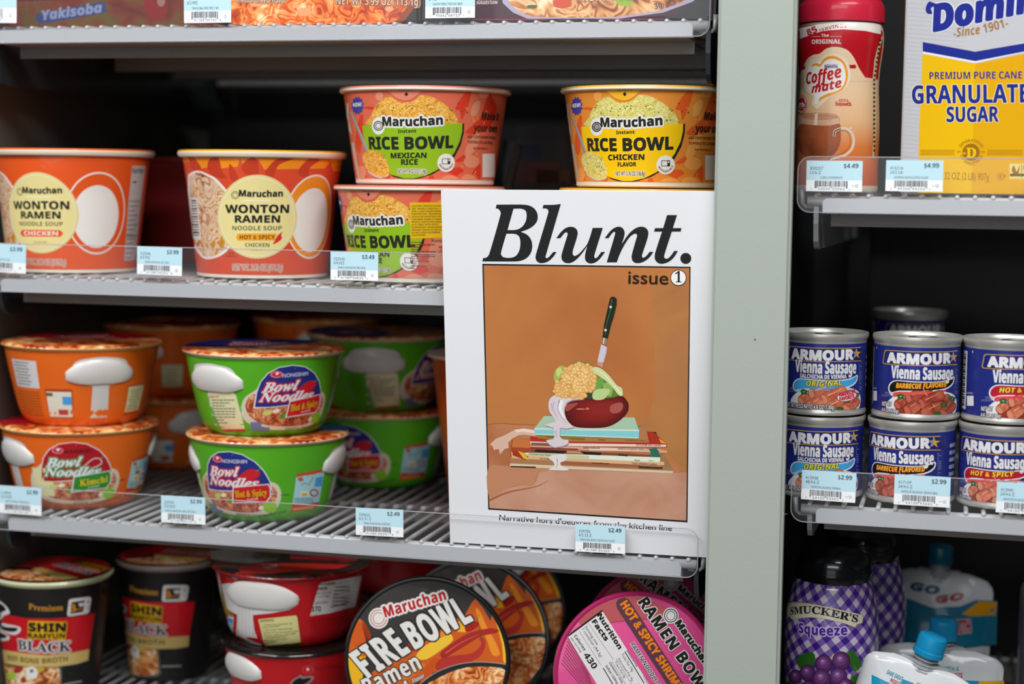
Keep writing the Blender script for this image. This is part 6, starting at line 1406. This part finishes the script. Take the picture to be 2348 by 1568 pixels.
p.text('Domino', 'I', 905, 190, 1680, 60, 150, bl, 5, bold=9, out=(f_('dcdce0'), 6), path=[(945, 186), (1250, 122), (1680, 36)])
p.poly([(950,20),(915,10),(895,50),(905,80),(935,80),(925,50),(950,38),(1000,30)], bl, 5, smooth=3)
p.text('-Since 1901-', 'I', 1062, 222, 1392, 160, 52, f_('9c6c34'), 5, path=[(1062, 222), (1230, 200), (1392, 158)])
p.text('PREMIUM PURE CANE', 'B', 918, 474, 1472, 470, 42, bl, 5); p.text('GRANULATED', 'B', 815, 620, 1600, 612, 108, bl, 5, bold=2, out=(f_('e8dfb0'), 4)); p.text('SUGAR', 'B', 1022, 730, 1332, 728, 90, bl, 5, bold=2, out=(f_('e8dfb0'), 4))
br = f_('96660c')
for k in range(4): p.rect(862, 898+k*9, 1068, 901+k*9, br, 3); p.rect(1265, 898+k*9, 1475, 901+k*9, br, 3)
p.ell(1167, 912, 52, 52, br, 3); p.text('D', 'S', 1140, 942, 1196, 942, 56, f_('e3b70a'), 4, bold=2); p.ell(1128, 918, 9, 7, f_('e3b70a'), 4, n=4)
p.text('GENERATIONS', 'B', 0, 0, 0, 0, 17, br, 3, path=[(1106, 885), (1130, 860), (1167, 850), (1204, 860), (1232, 888)]); p.text('OF SWEETNESS', 'B', 0, 0, 0, 0, 17, br, 3, path=[(1098, 935), (1120, 968), (1167, 990), (1212, 970), (1238, 935)])
p.text('EST.', 'B', 1085, 916, 1108, 916, 12, br, 3); p.text('1901', 'B', 1226, 916, 1250, 916, 12, br, 3)
p.text('NET WT', 'r', 860, 1080, 990, 1080, 34, br, 3); p.text('32 OZ (2 LB) 907g', 'r', 1008, 1074, 1274, 1080, 42, br, 3); p.ell(1344, 1058, 22, 22, br, 3, ring=3); p.text('K', 'B', 1336, 1068, 1353, 1068, 22, br, 4); p.text('P', 'r', 1364, 1068, 1376, 1068, 20, br, 3)
p.rect(1397, 980, 1600, 1072, f_('ddc878'), 3); p.poly([(1410,1020),(1425,990),(1440,1030),(1460,985),(1450,1045),(1430,1050)], br, 4, smooth=2); p.rect(1400, 1040, 1590, 1056, f_('6c5418'), 4); p.rect(1468, 984, 1472, 1066, br, 4)
p.text('NON', 'B', 1480, 1018, 1560, 1018, 26, br, 4)
p.build('carton_print', t)
p = Print(Flat((-.0002, 0, 0), (0, -1, 0), (0, 0, 1)), MX); p.rect(-.0515, .001, -.0005, bxh-.001, f_('b87a10'), 1, px=False)
for k in range(40): p.rect(-.046, .02+k*.0038, -.012, .0212+k*.0038, f_('4a3410'), 2, px=False)
p.build('side_print', t)

# ------------------------------------------------------------------ squeeze bottles, bottom right
ZQ = ZG+SURF
MQ, RQ = spot(1800, 2014, 1440, .092, ZQ)
zt = lambda py: atz(0, 0, 1).z
def zat(py, Y=.092): return at(1905, py, Y).z-ZQ
pq = seg_prof([(0, RQ*.86), (.004, RQ*.93), (.02, RQ*.94), (zat(1555), RQ*.97), (zat(1500), RQ*.985), (zat(1450), RQ*1.0), (zat(1410), RQ*.985), (zat(1380), RQ*.94), (zat(1350), RQ*.87), (zat(1328), RQ*.80), (zat(1322), RQ*.74)], 5)
HQ = pq[-1][0]
ging = bpy.data.materials.new('purple_gingham'); ging.use_nodes = True; n = ging.node_tree.nodes; L = ging.node_tree.links; b = n['Principled BSDF']; b.inputs['Roughness'].default_value = .3; b.inputs['Coat Weight'].default_value = .6
uv = n.new('ShaderNodeAttribute'); uv.attribute_name = 'wrap'
sp = n.new('ShaderNodeSeparateXYZ'); L.new(uv.outputs['Vector'], sp.inputs[0])
def mth(op, a, b_, c=None):
    m_ = n.new('ShaderNodeMath'); m_.operation = op
    for i, v in enumerate((a, b_, c)):
        if v is None: continue
        if isinstance(v, (int, float)): m_.inputs[i].default_value = v
        else: L.new(v, m_.inputs[i])
    return m_.outputs[0]
su = mth('ADD', sp.outputs[0], mth('MULTIPLY', sp.outputs[1], .80)); di = mth('SUBTRACT', sp.outputs[1], mth('MULTIPLY', sp.outputs[0], .85))
b1 = mth('GREATER_THAN', mth('FRACT', mth('MULTIPLY', su, 78), 0), .5); b2 = mth('GREATER_THAN', mth('FRACT', mth('MULTIPLY', di, 78), 0), .5)
r_ = ramp(n, [(0, 'c8c2cc'), (.34, '7a5aa8'), (.67, '3c1a86')]); r_.color_ramp.interpolation = 'CONSTANT'; L.new(mth('DIVIDE', mth('ADD', b1, b2), 2.9), r_.inputs[0]); L.new(r_.outputs[0], b.inputs['Base Color'])
def squeeze(M, label, full=True, k=1.0):
    t = thing('squeeze_bottle', label, 'squeeze bottle', M, 'purple gingham squeeze bottles')
    o = lathe('bottle_body', [(r, z) for z, r in pq], ging, t)
    at_ = o.data.attributes.new('wrap', 'FLOAT_VECTOR', 'POINT')
    for i, v in enumerate(o.data.vertices):
        th = math.atan2(v.co.x, -v.co.y); at_.data[i].vector = (th*RQ*.97, v.co.z, 0)
    lathe('cap', [(RQ*.76, HQ-.001), (RQ*.80, HQ+.001), (RQ*.815, HQ+.006), (RQ*.80, HQ+.0075), (RQ*.79, HQ+.009), (RQ*.76, HQ+.0155), (RQ*.66, HQ+.0195), (.001, HQ+.0205)], mat('101114', .25, 0, .5), t, label='black flip cap')
    return t
tq = squeeze(MQ, 'purple gingham grape squeeze bottle with black cap, the front one by the pillar')
p = Print(Rev(pq, RQ, g=(.002, .004)), MQ); p.guess = (0, .08); p.crop(1780, 1180, 4.0405)
q_ = lambda h: mat(h, .3, 0, .6)
Cm = q_('d8d2bc'); Kq = q_('1c1a22'); Pq = q_('4a2496')
ban = [(92,900),(100,822),(150,803),(300,815),(480,850),(650,890),(800,930),(806,965),(795,1008),(750,1020),(735,1050),(660,1020),(540,985),(380,955),(240,955),(150,975),(120,940),(95,925)]
p.poly([(x+0, y+0) for x, y in ban], q_('8c7a50'), 2, smooth=2); p.poly([(150+(x-150)*.985+4, 900+(y-900)*.93+2) for x, y in ban], Cm, 3, smooth=2)
p.text("SMUCKER'S", 'S', 0, 0, 0, 0, 66, Kq, 5, bold=2.2, path=[(132, 925), (280, 912), (440, 928), (600, 965), (750, 998)])
p.text('Squeeze', 'B', 210, 1110, 660, 1110, 88, Pq, 7, out=[(q_('c8b8dc'), 11)], bold=2.5, path=[(212, 1090), (420, 1118), (655, 1112)], track=.05)
gr = [('5a2a6c', '8a5a98', '3a1650')]
def grape(x, y, r, l):
    p.ell(x, y, r, r*1.08, q_('3c1848'), l, n=26); p.ell(x-r*.04, y-r*.04, r*.9, r*.96, q_('55285f'), l+.2, n=24); p.ell(x-r*.1, y-r*.15, r*.66, r*.68, q_('6c3a78'), l+.4, n=22); p.ell(x-r*.12, y-r*.25, r*.36, r*.36, q_('8a5c94'), l+.6, n=18); p.ell(x-r*.14, y-r*.32, r*.15, r*.14, q_('b898bc'), l+.8, n=12)
for pts in ([(190,1330),(270,1280),(340,1275),(365,1340),(330,1420),(240,1440),(200,1390)], [(660,1290),(710,1240),(740,1300),(790,1360),(760,1440),(700,1430)], [(690,1500),(760,1490),(780,1600),(690,1620)], [(80,1560),(160,1540),(200,1640),(90,1660)]): p.poly(pts, q_('2c6420'), 3, smooth=2)
for x, y, r, l in ((180,1500,62,4), (290,1465,72,5), (440,1380,80,5), (600,1355,84,6), (420,1520,86,7), (575,1500,82,6.5), (300,1620,80,8), (640,1590,72,7.6), (480,1640,80,8.4)): grape(x, y, r, l)
p.line([(500,1240),(520,1290),(490,1330)], 7, q_('8a7a3c'), 5, smooth=4); p.line([(720,1400),(750,1460),(690,1500),(720,1540)], 6, q_('7c8a3c'), 9, smooth=4)
p.build('label_print', tq)
squeeze(Matrix.Translation((at(1975, 1300, .16).x, .175, ZQ)) @ RZ(.2), 'purple gingham grape squeeze bottle with black cap, in shadow behind the front one')

# ------------------------------------------------------------------ spouted pouches, bottom right
def pouch(M, wd, ht, label, cap_c='1486b4', bodyc='cfd2d4', teal='1887a6', dim=False):
    """stand-up pouch with rounded shoulders; local x across, z up, spout on top"""
    t = thing('spout_pouch', label, 'pouch', M, 'white spouted pouches with blue caps')
    n_, k_ = 28, 22; V = []; Fc = []
    def hw(z):
        u = z/ht; return wd/2*(1 if u < .86 else math.sqrt(max(0, 1-((u-.86)/.14)**2))*.45+.55)
    def th(x, z):
        u = z/ht; e = max(0, 1-(abs(x)/hw(z))**2.2); return .021*e**.6*min(1, (1.06-u)*1.7)**.8+.0004+.0006*math.sin(x*160+z*90)*e
    for side in (-1, 1):
        for j in range(k_+1):
            z = ht*j/k_
            for i in range(n_+1): x = hw(z)*(-1+2*i/n_); V.append((x, side*th(x, z), z))
    N_ = (n_+1)*(k_+1)
    for j in range(k_):
        for i in range(n_):
            a = j*(n_+1)+i; Fc.append((a, a+1, a+n_+2, a+n_+1)); Fc.append((N_+a, N_+a+n_+1, N_+a+n_+2, N_+a+1))
    for j in range(k_):
        for i in (0, n_): a = j*(n_+1)+i; Fc.append((a, a+n_+1, N_+a+n_+1, N_+a))
    for i in range(n_):
        for j in (0, k_): a = j*(n_+1)+i; Fc.append((a, a+1, N_+a+1, N_+a))
    link_mesh('pouch_body', V, Fc, mat(bodyc, .28, 0, .6, .5, 30), t)
    cl = mat('c9ccd0', .2, 0, .8, trans=.35)
    bm = bmesh.new(); prism(bm, [(-.017, 0), (-.003, .0062), (.003, .0062), (.017, 0), (.003, -.0062), (-.003, -.0062)], 2, ht-.012, ht+.002)
    for k in range(5): prism(bm, [(-.018, 0), (-.003, .0072), (.003, .0072), (.018, 0), (.003, -.0072), (-.003, -.0072)], 2, ht-.011+k*.0028, ht-.0098+k*.0028)
    from_bm('spout_base', bm, cl, t, label='clear ribbed spout base')
    lathe('spout', [(.0062, ht), (.0062, ht+.004), (.0092, ht+.0042), (.0092, ht+.0052), (.0066, ht+.0055), (.0066, ht+.012)], cl, t, 32)
    lathe('cap', [(.0110, ht+.0075), (.0114, ht+.0078), (.0114, ht+.0112), (.0108, ht+.0118), (.0106, ht+.020), (.0100, ht+.0222), (.0085, ht+.0232), (.001, ht+.0232)], mat(cap_c, .3, 0, .3), t, 120, wob=lambda a, z: .00022*math.cos(a*40) if ht+.012 < z < ht+.021 else 0, label='blue ribbed cap')
    return t, Fn(lambda s, z: Vector((s, -th(max(-hw(z)*.999, min(hw(z)*.999, s)), z)-.0002, z)), g=(.004, .004))
def pouch_M(px, py, Y, roll, yaw=0.0, lean=0.0, ht=.11):
    """spout cap's foot at pixel (px,py)"""
    P = at(px, py, Y); R_ = RZ(face_cam(P.x, Y)+yaw) @ Matrix.Rotation(lean, 4, 'X') @ Matrix.Rotation(roll, 4, 'Y')
    return Matrix.Translation(P-(R_ @ Vector((0, 0, ht+.0075)))) @ R_
q2 = lambda h: mat(h, .28, 0, .6)
hF = .085
M1_ = pouch_M(2127, 1500, .048, .28, .0, .05, hF); t, sf = pouch(M1_, .084, hF, 'white pouch with bright blue ribbed cap, the front one, leaning left of the others')
p = Print(sf, M1_); p.guess = (0, .07); p.crop(1780, 1180, 4.0405)
p.text('SAME GREAT', 'B', 1018, 1470, 1160, 1540, 40, q2('1a8aa4'), 3); p.text('PRODUCT', 'B', 1048, 1548, 1140, 1590, 40, q2('a82038'), 3)
p.text('WITH A', 'B', 1290, 1580, 1400, 1630, 36, q2('1a8aa4'), 3); p.poly([(885,1480),(1050,1560),(1100,1640),(880,1640)], q2('1490b8'), 2); p.poly([(1165,1520),(1275,1560),(1260,1600),(1150,1590)], q2('2488b0'), 2); p.build('pouch_print', t)
M2_ = pouch_M(2161, 1462, .125, .05, -.05, .06, hF); t, sf = pouch(M2_, .096, hF, 'white pouch with darker blue cap directly behind the front pouch')
p = Print(sf, M2_); p.guess = (0, .06); p.crop(1780, 1180, 4.0405)
p.text('WITH A', 'B', 1545, 1448, 1692, 1450, 44, q2('1a8a94'), 3); p.text('SQUEEZE', 'B', 1540, 1508, 1726, 1508, 44, q2('b02038'), 3); p.poly([(1455,1410),(1520,1405),(1530,1480),(1460,1470)], q2('2a7ca0'), 3)
p.poly([(1750,1535),(1900,1540),(1890,1640),(1700,1640)], q2('1490b8'), 2); p.poly([(1880,1540),(2110,1540),(2110,1640),(1860,1640)], q2('dcae10'), 2.5); p.build('pouch_print', t)
hB = at(2155, 1290, .27).z-ZQ-.0086
M3_ = pouch_M(2155, 1290, .27, .03, -.05, .02, hB); t, sf = pouch(M3_, .092, hB, 'white and teal pouch in shadow behind the other pouches', cap_c='0f5c78')  # cap blue darkened to put the shade back here into its colour
p = Print(sf, M3_); p.guess = (0, .07); p.crop(1780, 1180, 4.0405)
p.poly([(1020,730),(1180,760),(1440,860),(1700,850),(1850,790),(2050,800),(2040,1200),(1600,1260),(1060,1200)], q2('18708c'), 1); p.poly([(1720,920),(1880,800),(2045,810),(2030,930),(1800,940)], q2('d8980c'), 2)
p.text('GO', 'I', 1240, 690, 1500, 740, 70, q2('2a5c80'), 3, bold=5); p.text('GO', 'I', 1480, 820, 1740, 780, 60, q2('a83848'), 3, bold=5); p.text('WITH', 'B', 1640, 1100, 1800, 1090, 120, q2('a83048'), 3, out=(q2('d8c8c8'), 8), bold=3)
p.build('pouch_print', t)
M4_ = pouch_M(2478, 1300, .20, .0, .1, .02, hB-.006); t, sf = pouch(M4_, .092, hB-.006, 'white pouch coloured dark for shadow, cut by the right picture edge', cap_c='3a3a40', bodyc='504e54')  # body and cap colours darkened to stand for deep shade
